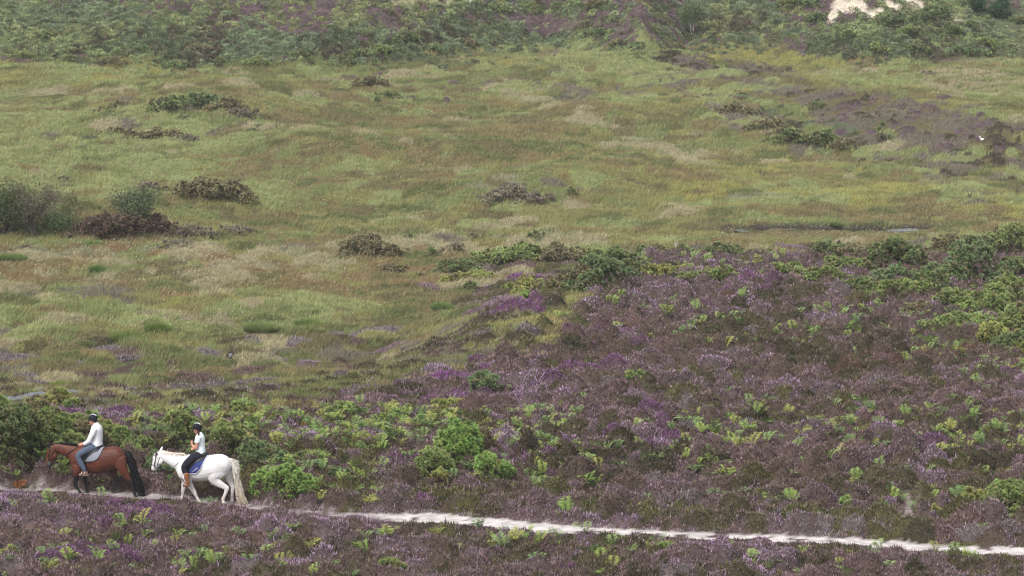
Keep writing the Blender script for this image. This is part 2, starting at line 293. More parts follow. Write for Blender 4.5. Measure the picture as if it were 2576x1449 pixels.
def choose(x, y):
    """plant kind for every ground point"""
    px, row = project(x, y, T(x, y)); n = len(x)
    w = np.zeros((n, len(KEYS)))
    h = heathness(px, row + 24 * (fbm(x / 2.5, y / 5, 4, 2) - 0.5)); b = sstep(8, -8, row + 34 * (fbm(x / 3.5, y / 3.5, 5, 2) - 0.5) - hillrow(px))
    low2 = 0
    mixz = np.clip(1 - np.abs(h - 0.45) / 0.45, 0, 1)
    w += np.outer(h, BM['heath']) + np.outer((1 - h) * (1 - b) * (1 - mixz), BM['bog']) + np.outer(mixz * 0.9, BM['mix']) + np.outer((1 - h) * b, BM['hill'])
    low = (row > 640) & (row < 1010) & (h < .5) & (row > 830)
    w[low] += 2.2 * BM['mix']; lo2 = (row > 900) & (row < 1050) & (h < .6); w[lo2] += 3.0 * mixrow(dict(gb=2, gd=2, gh=1, brown=1, go=1, olive=1))
    for t, m in zip(TINT, TM):
        cx, cy, rx, ry, sl, st, _ = t
        u = (px - cx) / rx; v = (row - cy - sl * (px - cx)) / ry
        g = st * np.exp(-(u * u + v * v) ** 1.5)
        isn = m[KIND == 0].sum() > .5
        g = g * (h if (isn and cy > 600) else (1 - h * 0.9))
        w += np.outer(g, m)
    # low frequency noise makes neighbouring plants alike
    nz = np.stack([vnoise(x / 3.2, y / 4.5, k) if k < 8 else vnoise(x / 3.2 + 31 * k, y / 4.5 - 17 * k, k) for k in range(len(KEYS))], 1)
    w *= np.exp(2.6 * (nz - 0.5) * 2)
    c = np.cumsum(w, 1); r = RNG.random(n) * c[:, -1]
    return np.minimum((c < r[:, None]).sum(1), len(KEYS) - 1)
# ------------------------------------------------------------------ micro relief raster (every plant its own mound)
R0X, R1X, R0Y, R1Y, RS = -36.0, 36.0, 106.0, 200.0, 0.1
F0X, F1X, F0Y, F1Y, FS = -66.0, 66.0, 190.0, 400.0, 0.25
def raster(x0, x1, y0, y1, s):
    nx = int((x1 - x0) / s) + 1; ny = int((y1 - y0) / s) + 1
    return dict(x0=x0, y0=y0, s=s, nx=nx, ny=ny, h=np.zeros((ny, nx), np.float32), c=np.full((ny, nx), -1, np.int32))
RN = raster(R0X, R1X, R0Y, R1Y, RS); RF = raster(F0X, F1X, F0Y, F1Y, FS)
def stamp(R, x, y, r, h, cid, pw=0.8):
    for i in range(len(x)):
        ri = r[i]; i0 = int((x[i] - ri - R['x0']) / R['s']); i1 = int((x[i] + ri - R['x0']) / R['s']) + 2
        j0 = int((y[i] - ri - R['y0']) / R['s']); j1 = int((y[i] + ri - R['y0']) / R['s']) + 2
        i0 = max(i0, 0); j0 = max(j0, 0); i1 = min(i1, R['nx']); j1 = min(j1, R['ny'])
        if i1 <= i0 or j1 <= j0: continue
        gx = R['x0'] + R['s'] * np.arange(i0, i1) - x[i]; gy = R['y0'] + R['s'] * np.arange(j0, j1) - y[i]
        d = (gx[None, :] ** 2 + gy[:, None] ** 2) / (ri * ri)
        v = h[i] * np.power(np.clip(1 - d, 0, 1), pw)
        sub = R['h'][j0:j1, i0:i1]; m = v > sub
        sub[m] = v[m]; R['c'][j0:j1, i0:i1][m] = cid[i]
def in_view(x, y, m=60):
    px, row = project(x, y, T(x, y)); return (px > -m) & (px < 2576 + m) & (row > -m) & (row < 1449 + 1.5 * m)
# near mounds
n = 48000; mx = RNG.uniform(R0X, R1X, n); my = RNG.uniform(R0Y, R1Y, n); keep = np.abs(mx) < my * 0.123 + 9; mx, my = mx[keep], my[keep]
mc = choose(mx, my); k = KIND[mc]
mr = np.where(k == 0, RNG.uniform(.2, .2 + .5 * RNG.random(len(mx)) ** 1.5, len(mx)), RNG.uniform(.35, 1.0, len(mx)))
mh = np.where(k == 0, RNG.uniform(.06, .58, len(mx)) * np.clip(mr / .36, .6, 1.3), RNG.uniform(.06, .26, len(mx)))
mh *= np.where((my > 130) & (my < 136) & (k == 0), 1.3, 1.0)
mh *= np.where((my > 137) & (mx < -1.5), .5, 1.0)
pd = (my - np.interp(mx, PX, PY))
mh *= np.where((pd > -3.6) & (pd < 0), 0.2 + 0.15 * np.abs(pd), 1.0)
mcol = [mc]; stamp(RN, mx, my, mr, mh, np.arange(len(mx)), .6)
MJ = np.clip(RNG.normal(1, .10, (200000, 1)), .75, 1.3) * RNG.normal(1, .018, (200000, 3))     # per plant colour jitter
CN = mc
n = 26000; fx = RNG.uniform(F0X, F1X, n); fy = RNG.uniform(F0Y, F1Y, n); fx = np.append(fx, RNG.uniform(-48, 48, 12000)); fy = np.append(fy, RNG.uniform(338, 372, 12000)); keep = np.abs(fx) < fy * 0.123 + 9; fx, fy = fx[keep], fy[keep]
CF = choose(fx, fy); k = KIND[CF]
fr = np.where(k == 2, RNG.uniform(.25, .6, len(fx)), RNG.uniform(.45, 1.6, len(fx)))
fh = np.where(k == 2, RNG.uniform(.15, .55, len(fx)), RNG.uniform(.06, .34, len(fx)))
fh = np.where(np.isin(CF, [KI['gl'], KI['gd'], KI['gs']]), fh * 1.5, fh)
fh = np.where(np.isin(CF, [KI['bf'], KI['bt'], KI['bgp'], KI['bpp']]), fh * .4, fh)
stamp(RF, fx, fy, fr, fh, np.arange(len(fx)), 0.9)
def clear(x, y):
    """0 on sand and water, 1 elsewhere"""
    a = np.abs(path_d(x, y)); c = sstep(1.05, 1.9, a) * sstep(.8, 1.6, side_d(x, y))
    return c * sstep(1.0, 1.7, water_d(x, y))
for R, wp in ((RN, .32), (RF, .7)):
    X, Y = np.meshgrid(R['x0'] + R['s'] * np.arange(R['nx']), R['y0'] + R['s'] * np.arange(R['ny']))
    q = wp * 1.6; ii = np.clip(np.rint((X + wp * (fbm(X / q, Y / q, 1, 2) - .5) * 2 - R['x0']) / R['s']).astype(int), 0, R['nx'] - 1); jj = np.clip(np.rint((Y + wp * 1.3 * (fbm(X / q, Y / q, 4, 2) - .5) * 2 - R['y0']) / R['s']).astype(int), 0, R['ny'] - 1)
    R['h'] = R['h'][jj, ii]; R['c'] = R['c'][jj, ii]
for R in (RN, RF):
    X, Y = np.meshgrid(R['x0'] + R['s'] * np.arange(R['nx']), R['y0'] + R['s'] * np.arange(R['ny']))
    R['h'] *= (0.7 + 0.6 * vnoise(X / .35, Y / .35, 6)) if R is RN else (0.75 + .5 * vnoise(X / .9, Y / .9, 6))
    R['h'] *= clear(X, Y)
def veg(x, y): return (np.abs(path_d(x, y)) > .84 + .14 * vnoise(x / .25, y / .4, 2)) & (side_d(x, y) > .8) & (water_d(x, y) > 1.05)
def samp(R, x, y):
    fx_ = (x - R['x0']) / R['s']; fy_ = (y - R['y0']) / R['s']
    i = np.clip(fx_.astype(int), 0, R['nx'] - 2); j = np.clip(fy_.astype(int), 0, R['ny'] - 2); a = np.clip(fx_ - i, 0, 1); b = np.clip(fy_ - j, 0, 1); H = R['h']
    return (H[j, i] * (1 - a) + H[j, i + 1] * a) * (1 - b) + (H[j + 1, i] * (1 - a) + H[j + 1, i + 1] * a) * b
def cid(R, x, y):
    i = np.clip(((x - R['x0']) / R['s'] + .5).astype(int), 0, R['nx'] - 1); j = np.clip(((y - R['y0']) / R['s'] + .5).astype(int), 0, R['ny'] - 1)
    return R['c'][j, i]
def relief(x, y):
    x = np.asarray(x, float); y = np.asarray(y, float)
    t = sstep(192, 198, y)
    inn = ((np.abs(x) < R1X) & (y > R0Y)).astype(float); inf = ((np.abs(x) < F1X) & (y < F1Y)).astype(float)
    return samp(RN, x, y) * (1 - t) * inn + samp(RF, x, y) * t * inf
def ground_z(x, y): return T(x, y) + relief(x, y)
def gz1(x, y): return float(T(np.array([x]), np.array([y]))[0])
# ------------------------------------------------------------------ ground sheet
xs = np.concatenate([-np.geomspace(3000, 36, 36)[:-1], np.arange(-36, 36.01, .2), np.geomspace(36, 3000, 36)[1:]])
ys = np.concatenate([np.linspace(-60, 105, 30), np.arange(108, 200, .16), np.arange(200, 385, .4), np.geomspace(385, 4000, 50)])
X, Y = np.meshgrid(xs, ys); Z = T(X, Y) + relief(X, Y)
nx, ny = len(xs), len(ys)
V = np.stack([X.ravel(), Y.ravel(), Z.ravel()], 1)
I = np.arange(nx * ny).reshape(ny, nx)
F = np.stack([I[:-1, :-1].ravel(), I[:-1, 1:].ravel(), I[1:, 1:].ravel(), I[1:, :-1].ravel()], 1)
xf, yf = X.ravel(), Y.ravel()
cn = cid(RN, xf, yf); cf = cid(RF, xf, yf); near = (yf < 195) & (np.abs(xf) < 36) & (yf > 108)
kk = np.where(near, np.where(cn >= 0, CN[np.clip(cn, 0, None)], KI['brown']), np.where(cf >= 0, CF[np.clip(cf, 0, None)], KI['gb']))
far = (yf > 395) | (np.abs(xf) > 60) | (yf < 108); kk = np.where(far, np.where(yf > 380, KI['bk'], KI['gb']), kk)
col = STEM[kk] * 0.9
col = np.where(((yf > 385))[:, None], lin((118, 116, 88)) * (0.7 + .6 * fbm(xf / 30, yf / 40, 2))[:, None], col)
sand = 1 - sstep(.75, 1.1, np.abs(path_d(xf, yf)) + .5 * (vnoise(xf / .3, yf / .5, 1) - .5))
grey = np.interp(xf, [-14, -6, -4.4, -3.4], [1, 1, .85, 0])[:, None] * .75 + .25 * (fbm(xf / .5, yf / .5, 3)[:, None] > .6)
sc = lin((206, 199, 196)) * (1 - grey) + lin((138, 128, 130)) * grey
sc = sc * (.84 + .26 * fbm(xf / .35, yf / .35, 6, 3))[:, None]
peat = (fbm(xf / .25, yf / .6, 5, 3) > .7)[:, None]
sc = np.where(peat, lin((96, 84, 82)), sc)
sand *= ((yf > 115) & (yf < 135))
col = col * (1 - sand[:, None]) + sc * sand[:, None]
sd2 = (1 - sstep(.6, 1.3, side_d(xf, yf)))[:, None] * ((yf > 115) & (yf < 140))[:, None]
col = col * (1 - sd2) + lin((150, 138, 138)) * sd2
mud = (1 - sstep(1.2, 2.2, water_d(xf, yf)))[:, None]; col = col * (1 - mud) + lin((66, 60, 56)) * mud
# sand scars on the far hill
pxg, rowg = project(xf, yf, Z.ravel())
def scar(px, row):
    s = np.zeros(np.shape(px))
    for cx, cy, rx, ry, sl in [(2135, 14, 46, 18, 0), (2175, 28, 34, 13, .5), (2097, 40, 14, 18, -.8), (2296, 6, 26, 13, .3), (2325, 26, 36, 12, .85), (2352, 48, 14, 12, .8), (2245, 14, 24, 9, .3), (2210, 30, 14, 8, 0)]:
        u = (px - cx) / rx; v = (row - cy - sl * (px - cx)) / ry; s = np.maximum(s, np.exp(-(u * u + v * v) ** 2))
    return s
sm = (sstep(.2, .45, scar(pxg, rowg) + .5 * (vnoise(xf / .7, yf / .7, 2) - .5)) * ((yf > 345) & (yf < 400)))[:, None]
col = col * (1 - sm) + (lin((200, 188, 170)) * (.75 + .5 * fbm(xf / .8, yf / .8, 2, 3))[:, None]) * sm
dug = (1 - sstep(.7, 1.1, np.abs(path_d(xf, yf)))) * ((yf > 115) & (yf < 135)) * .05
V[:, 2] -= dug
me = np_mesh('ground', V, F, col, smooth=True)
ground = mesh_obj('ground', me, M_GROUND); tag(ground, kind='structure')
# ------------------------------------------------------------------ blades
def blades(P, L, Wd, D, c0, c1, double=False):
    """one leaf-shaped triangle per blade: P root, L length, Wd width, D direction"""
    n = len(P); rnd = RNG.normal(size=(n, 3)); side = np.cross(D, rnd); side /= np.linalg.norm(side, axis=1)[:, None] + 1e-9
    a = P - side * Wd[:, None] * .5; b = P + side * Wd[:, None] * .5; t = P + D * L[:, None]
    V = np.empty((n * 3, 3)); V[0::3] = a; V[1::3] = b; V[2::3] = t
    C = np.empty((n * 3, 3)); C[0::3] = c0; C[1::3] = c0; C[2::3] = c1
    return V, np.arange(n * 3).reshape(n, 3), C
def kites(P, L, Wd, D, c0, c1):
    """fuller blade: 4 corners, widest at two thirds"""
    n = len(P); rnd = RNG.normal(size=(n, 3)); side = np.cross(D, rnd); side /= np.linalg.norm(side, axis=1)[:, None] + 1e-9
    V = np.empty((n * 4, 3)); V[0::4] = P; V[1::4] = P + D * L[:, None] * .6 - side * Wd[:, None] * .5; V[2::4] = P + D * L[:, None]; V[3::4] = P + D * L[:, None] * .6 + side * Wd[:, None] * .5
    C = np.empty((n * 4, 3)); C[0::4] = c0; C[1::4] = c1; C[2::4] = c1; C[3::4] = c1
    return V, np.arange(n * 4).reshape(n, 4), C
def normals(x, y):
    e = .12; hx = (relief(x + e, y) - relief(x - e, y)) / (2 * e); hy = (relief(x, y + e) - relief(x, y - e)) / (2 * e)
    N = np.stack([-hx, -hy, np.ones_like(hx)], 1); return N / np.linalg.norm(N, axis=1)[:, None]
def unit(D): return D / (np.linalg.norm(D, axis=1)[:, None] + 1e-9)
def cover(y0, y1, dens, R, CC):
    """random ground points in the visible wedge with their plant"""
    wx = y1 * 0.1235 + 6.5; n = int(2 * wx * (y1 - y0) * dens); x = RNG.uniform(-wx, wx, n); y = RNG.uniform(y0, y1, n)
    k = np.abs(x) < y * 0.1235 + 6.0; x, y = x[k], y[k]; c = cid(R, x, y)
    ok = (c >= 0) & veg(x, y); return x[ok], y[ok], c[ok]
VH, FH, CH, VG, FG, CG, VB, FB, CB = [], [], [], [], [], [], [], [], []
# bands from near to far: density falls with distance
BANDS = [(108, 112, 300), (112, 124, 700), (124, 136, 760), (136, 150, 560), (150, 168, 370), (168, 192, 260)]
GAIN, GG, GB = 1.12, 1.42, 1.25
for y0, y1, dens in BANDS:
    x, y, c = cover(y0, y1, dens, RN, CN)
    N_ = normals(x, y); ex = RNG.random(len(x)) < np.clip(1 / np.maximum(N_[:, 2], .2) - 1.05, 0, 2.2) * .55; x = np.append(x, x[ex] + RNG.normal(size=ex.sum()) * .05); y = np.append(y, y[ex] + RNG.normal(size=ex.sum()) * .03); c = np.append(c, c[ex])
    kind = CC = CN[c]; kd = KIND[CC]
    if y0 > 140:
        p_, r_ = project(x, y, T(x, y)); vis = r_ < 1030; 
    sw = RNG.random(len(x)) < .25; CC = np.where(sw, RNG.permutation(CC), CC); CC = np.where(KIND[CC] == kd, CC, CN[c])
    m = kd == 0
    xs_, ys_, cs = x[m], y[m], CC[m]; n = len(xs_); z = ground_z(xs_, ys_); N = normals(xs_, ys_)
    D = unit(N * .6 + np.array([0, 0, .7]) + RNG.normal(size=(n, 3)) * .38)
    L = RNG.uniform(.05, .15, n); Wd = RNG.uniform(.016, .034, n) * (1 + (y0 - 112) * .009)
    J = MJ[c[m]] * np.clip(RNG.normal(1, .17, (n, 1)), .5, 1.5); bare = RNG.random(n) < .5
    tip = np.where(bare[:, None], .45 * TIP[cs] + .55 * STEM[cs], TIP[cs] * 1.12)
    wc = np.min([water_d(xs_, ys_ + q) for q in (1, 3, 5)], 0) < 1.3; pdn = ys_ - np.interp(xs_, PX, PY); L = np.where(wc, .5, 1) * np.where((pdn > -1.6) & (pdn < 0), .6, 1) * L * (.75 + .5 * vnoise(xs_ / .5, ys_ / .5, 7)) * np.where(RNG.random(n) < .05, 1.9, 1)
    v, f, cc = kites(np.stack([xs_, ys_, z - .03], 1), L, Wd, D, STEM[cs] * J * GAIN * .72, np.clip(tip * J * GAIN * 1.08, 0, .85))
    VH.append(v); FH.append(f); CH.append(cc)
    m = kd != 0
    if m.any():
        sub = RNG.random(m.sum()) < .75; idx = np.nonzero(m)[0][sub]
        x_, y_, cs = x[idx], y[idx], CC[idx]; n = len(x_); z = ground_z(x_, y_)
        D = unit(np.array([.5, 0, .9]) + normals(x_, y_) * .4 + RNG.normal(size=(n, 3)) * .3)
        L = RNG.uniform(.1, .27, n); Wd = RNG.uniform(.018, .034, n); J = MJ[c[idx]] * RNG.normal(1, .18, (n, 1))
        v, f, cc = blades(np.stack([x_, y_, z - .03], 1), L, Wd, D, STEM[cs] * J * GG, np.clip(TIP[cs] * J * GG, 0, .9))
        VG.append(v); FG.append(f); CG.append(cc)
FBANDS = [(192, 215, 200), (215, 245, 150), (245, 285, 115), (285, 345, 85), (345, 380, 70)]
for y0, y1, dens in FBANDS:
    x, y, c = cover(y0, y1, dens, RF, CF); ok = (y < 345) | (KIND[CF[c]] != 2); x, y, c = x[ok], y[ok], c[ok]; CC = CF[c]; kd = KIND[CC]; n = len(x); z = ground_z(x, y)
    i_ = np.clip(np.arange(n) + 0, 0, n - 1); sw = (RNG.random(n) < .3) & (kd == 1); alt = CF[RNG.integers(0, len(CF), n)]; CC = np.where(sw & (KIND[alt] == 1), alt, CC)
    heath = kd != 1
    D = unit(np.array([.55, 0, .8]) + normals(x, y) * .5 + RNG.normal(size=(n, 3)) * .32)
    L = np.where(heath, RNG.uniform(.08, .2, n), RNG.uniform(.14, .36, n)) * (.6 + .8 * vnoise(x / 1.7, y / 1.7, 3)); near_w = np.min([water_d(x, y + q) for q in (.5, 1.2, 2.0, 2.8, 4.0)], 0) < 1.1; L = L * np.where(near_w, .25, 1); Wd = np.where(heath, .07, RNG.uniform(.022, .042, n)) * (1 + (y0 - 190) * .004)
    J = (.5 + .5 * MJ[c]) * RNG.normal(1, .085, (n, 1))
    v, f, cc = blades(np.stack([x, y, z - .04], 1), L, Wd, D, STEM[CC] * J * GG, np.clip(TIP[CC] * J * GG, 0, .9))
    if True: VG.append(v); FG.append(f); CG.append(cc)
# far hill cover: bracken, low gorse and heather in leaf clumps
for y0, y1, dens in [(338, 372, 320), (372, 398, 110)]:
    x, y, c = cover(y0, y1, dens, RF, CF); CC = CF[c]; ok = KIND[CC] == 2; x, y, c, CC = x[ok], y[ok], c[ok], CC[ok]
    p_, r_ = project(x, y, T(x, y)); ok = (RNG.random(len(x)) > scar(p_, r_) * 1.4); x, y, c, CC = x[ok], y[ok], c[ok], CC[ok]
    n = len(x); z = ground_z(x, y); D = unit(np.array([0, -.3, .6]) + normals(x, y) * .5 + RNG.normal(size=(n, 3)) * .6)
    cl = vnoise(x / .45, y / .45, 2); small = np.isin(CC, [KI['bf'], KI['bt'], KI['bgp'], KI['bpp'], KI['bp']])
    L = np.where(small, RNG.uniform(.07, .14, n), RNG.uniform(.08, .21, n)); Wd = np.where(small, .065, RNG.uniform(.05, .10, n))
    alt = CF[RNG.integers(0, len(CF), n)]; sw = (RNG.random(n) < .12) & np.isin(alt, [KI['bd'], KI['br'], KI['bk']]); CC = np.where(sw, alt, CC)
    J = MJ[c] * RNG.normal(1, .2, (n, 1)) * (.55 + .95 * cl)[:, None]
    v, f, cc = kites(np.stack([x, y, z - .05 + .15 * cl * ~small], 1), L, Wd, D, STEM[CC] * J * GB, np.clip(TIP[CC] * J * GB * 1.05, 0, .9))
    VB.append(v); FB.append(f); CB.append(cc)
def merged(name, VL, FL, CL, mat):
    off = 0; byk = {}
    for v, f in zip(VL, FL): byk.setdefault(f.shape[1], []).append(f + off); off += len(v)
    me = np_mesh(name, np.concatenate(VL), [np.concatenate(a) for a in byk.values()], np.concatenate(CL)); return mesh_obj(name, me, mat)
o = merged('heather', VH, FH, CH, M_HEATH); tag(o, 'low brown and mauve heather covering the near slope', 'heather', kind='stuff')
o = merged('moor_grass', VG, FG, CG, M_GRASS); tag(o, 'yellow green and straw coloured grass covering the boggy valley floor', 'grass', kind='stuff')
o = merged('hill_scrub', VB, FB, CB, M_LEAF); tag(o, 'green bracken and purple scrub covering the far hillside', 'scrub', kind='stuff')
# cotton grass: white dots on the bog
pts = []
for cx, cy, rx, ry, n in [(450, 690, 520, 75, 900), (500, 820, 450, 60, 260), (1000, 480, 500, 120, 260), (2150, 610, 500, 40, 300), (300, 640, 300, 30, 260), (1900, 400, 300, 40, 90), (1750, 620, 350, 20, 160), (700, 480, 500, 120, 160), (2350, 560, 250, 40, 120)]:
    a = RNG.normal(size=(n, 2)) * .5
    for u, v in a:
        r = cy + v * ry
        if 180 < r < 960 and RNG.random() < .55: pts.append((cx + u * rx, r))
pts = np.array(pts)
# map photo rows to the bog plane
dzv = -math.sin(PITCH) - (pts[:, 1] - 724.5) / FPX * math.cos(PITCH); tt = (BOG - CAM_H) / dzv
cx_ = (pts[:, 0] - 1288) / FPX * tt; cy_ = (math.cos(PITCH) - (pts[:, 1] - 724.5) / FPX * math.sin(PITCH)) * tt
ok = (cy_ > 196) & (cy_ < 338); cx_, cy_ = cx_[ok], cy_[ok]; cz_ = ground_z(cx_, cy_) + RNG.uniform(.2, .42, len(cx_))
octv = np.array([(1, 0, 0), (-1, 0, 0), (0, 1, 0), (0, -1, 0), (0, 0, 1.3), (0, 0, -1.3)]); octf = np.array([(0, 2, 4), (2, 1, 4), (1, 3, 4), (3, 0, 4), (2, 0, 5), (1, 2, 5), (3, 1, 5), (0, 3, 5)])
r = RNG.uniform(.012, .026, len(cx_)); Vc = (octv[None] * r[:, None, None] + np.stack([cx_, cy_, cz_], 1)[:, None]).reshape(-1, 3); Fc = (octf[None] + 6 * np.arange(len(cx_))[:, None, None]).reshape(-1, 3)
o = mesh_obj('cotton_grass', np_mesh('cotton_grass', Vc, Fc), M_FLUFF); tag(o, 'tiny white tufts of cotton grass dotted over the bog', 'cotton grass', kind='stuff')
# ------------------------------------------------------------------ water
mw = bpy.data.materials.new('bog_water'); mw.use_nodes = True; b = mw.node_tree.nodes['Principled BSDF']
b.inputs['Base Color'].default_value = (.03, .028, .025, 1); b.inputs['Roughness'].default_value = .06; b.inputs['IOR'].default_value = 1.9
nn = mw.node_tree.nodes.new('ShaderNodeTexNoise'); nn.inputs['Scale'].default_value = 3; bp = mw.node_tree.nodes.new('ShaderNodeBump'); bp.inputs['Strength'].default_value = .08
mw.node_tree.links.new(nn.outputs[0], bp.inputs['Height']); mw.node_tree.links.new(bp.outputs[0], b.inputs['Normal'])
wv, wf = [], []
for wx, wy, rx, ry, an in WATER:
    nseg = 28; base = len(wv)
    th = np.arange(nseg) / nseg * 2 * np.pi; rr = 1.12 + .28 * (vnoise(3 * np.cos(th) + wx, 3 * np.sin(th) + wy, 4) - .5)
    u = rx * rr * np.cos(th); v = ry * rr * np.sin(th); x = wx + u * math.cos(an) - v * math.sin(an); y = wy + u * math.sin(an) + v * math.cos(an)
    zz = float(T(np.array([wx]), np.array([wy]))[0]) + .02
    
    me = np_mesh('water', np.stack([x, y, np.full(nseg, zz)], 1), np.arange(nseg).reshape(1, nseg)); o = mesh_obj('water', me, mw); tag(o, kind='structure')
# ================================================================== plants built one by one
TAU = 2 * math.pi
def tube_np(pts, rad, ns=6):
    """tapered tube along points"""
    P = np.asarray(pts, float); n = len(P); t = np.gradient(P, axis=0); t /= np.linalg.norm(t, axis=1)[:, None] + 1e-9
    ref = np.array([0.3, 1.0, 0.2]); ref /= np.linalg.norm(ref)
    s = np.cross(t, ref); s /= np.linalg.norm(s, axis=1)[:, None] + 1e-9; u = np.cross(s, t); a = np.arange(ns) / ns * TAU
    V = (P[:, None] + np.asarray(rad)[:, None, None] * (np.cos(a)[None, :, None] * s[:, None] + np.sin(a)[None, :, None] * u[:, None])).reshape(-1, 3)
    F = [[i * ns + j, i * ns + (j + 1) % ns, (i + 1) * ns + (j + 1) % ns, (i + 1) * ns + j] for i in range(n - 1) for j in range(ns)]
    return V, np.array(F)
GORSE = {   # needle tip, needle base
 'green': ((142, 158, 92), (86, 88, 54)), 'dark': ((122, 136, 86), (74, 76, 50)), 'yellow': ((160, 164, 92), (104, 98, 56)), 'brown': ((140, 134, 98), (94, 84, 66)),
 'grey': ((140, 132, 112), (98, 88, 78)), 'bright': ((142, 172, 90), (86, 98, 54)), 'blue': ((126, 146, 98), (76, 84, 56)), 'dead': ((126, 106, 90), (88, 74, 62)),
}
def gorse(px, row, w, h, kind, label, group=None, cat='gorse bush', name='gorse_bush', d=None, puff=None, open_=0.0, at=None):
    x, y = at if at else hit(px, row)
    if d is None: d = w * .8
    rng = np.random.default_rng(int(px * 7 + row * 13) % 99991 + 5)
    dist = y; ps = puff or float(np.clip(.13 + (dist - 120) * .0005, .13, .22))
    if dist > 330: ps = .2
    if row < 800: w *= 1.12; h *= 1.28; d *= 1.1
    elif row < 1460: h *= 1.12
    rag = row < 800; lobes = max(3, int(w * (5.0 if rag else 2.6))); lx = rng.normal(0, .27, lobes).clip(-.6, .6) * w * (1.1 if rag else .95); ly = rng.uniform(-.5, .5, lobes) * d * .75
    e = np.sqrt((lx / (w / 2)) ** 2 + (ly / (d / 2)) ** 2); lh = h * np.clip(1.06 - .55 * e ** 2, .25, 1) * rng.uniform(.72, 1.08, lobes); lr = rng.uniform(.22, .36, lobes) * (.55 if rag else .85) * min(w, 2.6) * np.clip(1.1 - .3 * e, .6, 1)
    lx = np.append(lx, 0); ly = np.append(ly, 0); lh = np.append(lh, h * .9); lr = np.append(lr, .42 * min(w, d) * (1 - open_) * (.6 if rag else .85))
    C, O = [], []
    for a, b, hh, r in zip(lx, ly, lh, lr):
        n = max(5, int((TAU * r * r + 2.2 * r * hh) / (ps * ps) * .42 * (1 - .45 * open_)))
        u = rng.uniform(-.25, 1, n); th = rng.uniform(0, TAU, n); rr = np.sqrt(np.clip(1 - u * u, 0, 1)) * r * rng.uniform(.8, 1.08, n)
        zc = hh - min(r, hh * .5); zz = np.where(u > 0, zc + u * min(r, hh * .55) * rng.uniform(.85, 1.12, n), zc * (1 + u * 3.2) )
        C.append(np.stack([a + rr * np.cos(th), b + rr * np.sin(th), np.maximum(zz, .04)], 1)); O.append(np.stack([np.cos(th) * .7, np.sin(th) * .7, .5 + .6 * u], 1))
    C = np.concatenate(C); O = unit(np.concatenate(O)); n = len(C)
    nn = 84 if dist < 150 else (40 if dist < 215 else (24 if dist < 260 else 14))
    pr = ps * rng.uniform(.7, 1.25, n); K = np.repeat(np.arange(n), nn); m = len(K)
    D = unit(O[K] * .55 + np.array([0, 0, .35]) + rng.normal(size=(m, 3)) * .62)
    P = C[K] + D * (pr[K] * .12)[:, None]; L = pr[K] * rng.uniform(.6, 1.05, m); Wd = pr[K] * (.15 if nn > 60 else .24 if nn > 30 else .32 if nn > 20 else .45)
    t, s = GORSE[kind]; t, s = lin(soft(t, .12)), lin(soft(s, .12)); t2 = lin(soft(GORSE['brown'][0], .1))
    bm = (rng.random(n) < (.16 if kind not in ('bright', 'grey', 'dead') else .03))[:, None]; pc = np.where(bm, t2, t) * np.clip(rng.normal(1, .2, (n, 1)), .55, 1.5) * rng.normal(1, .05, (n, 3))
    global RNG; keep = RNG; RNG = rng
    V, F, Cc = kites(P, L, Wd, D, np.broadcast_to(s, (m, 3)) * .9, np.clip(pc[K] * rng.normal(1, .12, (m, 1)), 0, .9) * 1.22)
    RNG = keep
    root = empty(name, (x, y, gz1(x, y) - .03 + (.3 * float(relief([x], [y])[0]) if row > 800 else 0)), rng.uniform(-.3, .3)); tag(root, label, cat, group)
    nb = int(90 * w); B = np.stack([rng.normal(size=nb) * w * .2, rng.normal(size=nb) * d * .2, rng.uniform(.0, .5, nb) * h], 1); Db = unit(rng.normal(size=(nb, 3)) + [0, 0, .8])
    RNG = rng; v, f, c2 = kites(B, rng.uniform(.12, .3, nb) * min(h, 1), np.full(nb, .035), Db, lin((84, 72, 60)), lin((84, 72, 60))); RNG = keep
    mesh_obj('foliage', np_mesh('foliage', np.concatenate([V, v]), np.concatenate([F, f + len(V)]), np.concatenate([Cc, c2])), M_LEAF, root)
    v0, f0 = tube_np([(0, 0, 0), (w * .04, 0, h * .3), (-w * .03, .02, h * .7)], [.05, .035, .012], 5)
    mesh_obj('stem', np_mesh('stem', v0, f0, np.broadcast_to(lin((84, 72, 60)), v0.shape)), M_BARK, root)
    return root
G2 = 'gorse bushes on the crest of the near heath'; G3 = 'gorse bushes in the valley bog'; G4 = 'gorse bushes beside the riders'; G5 = 'dark bushes on the far hillside'
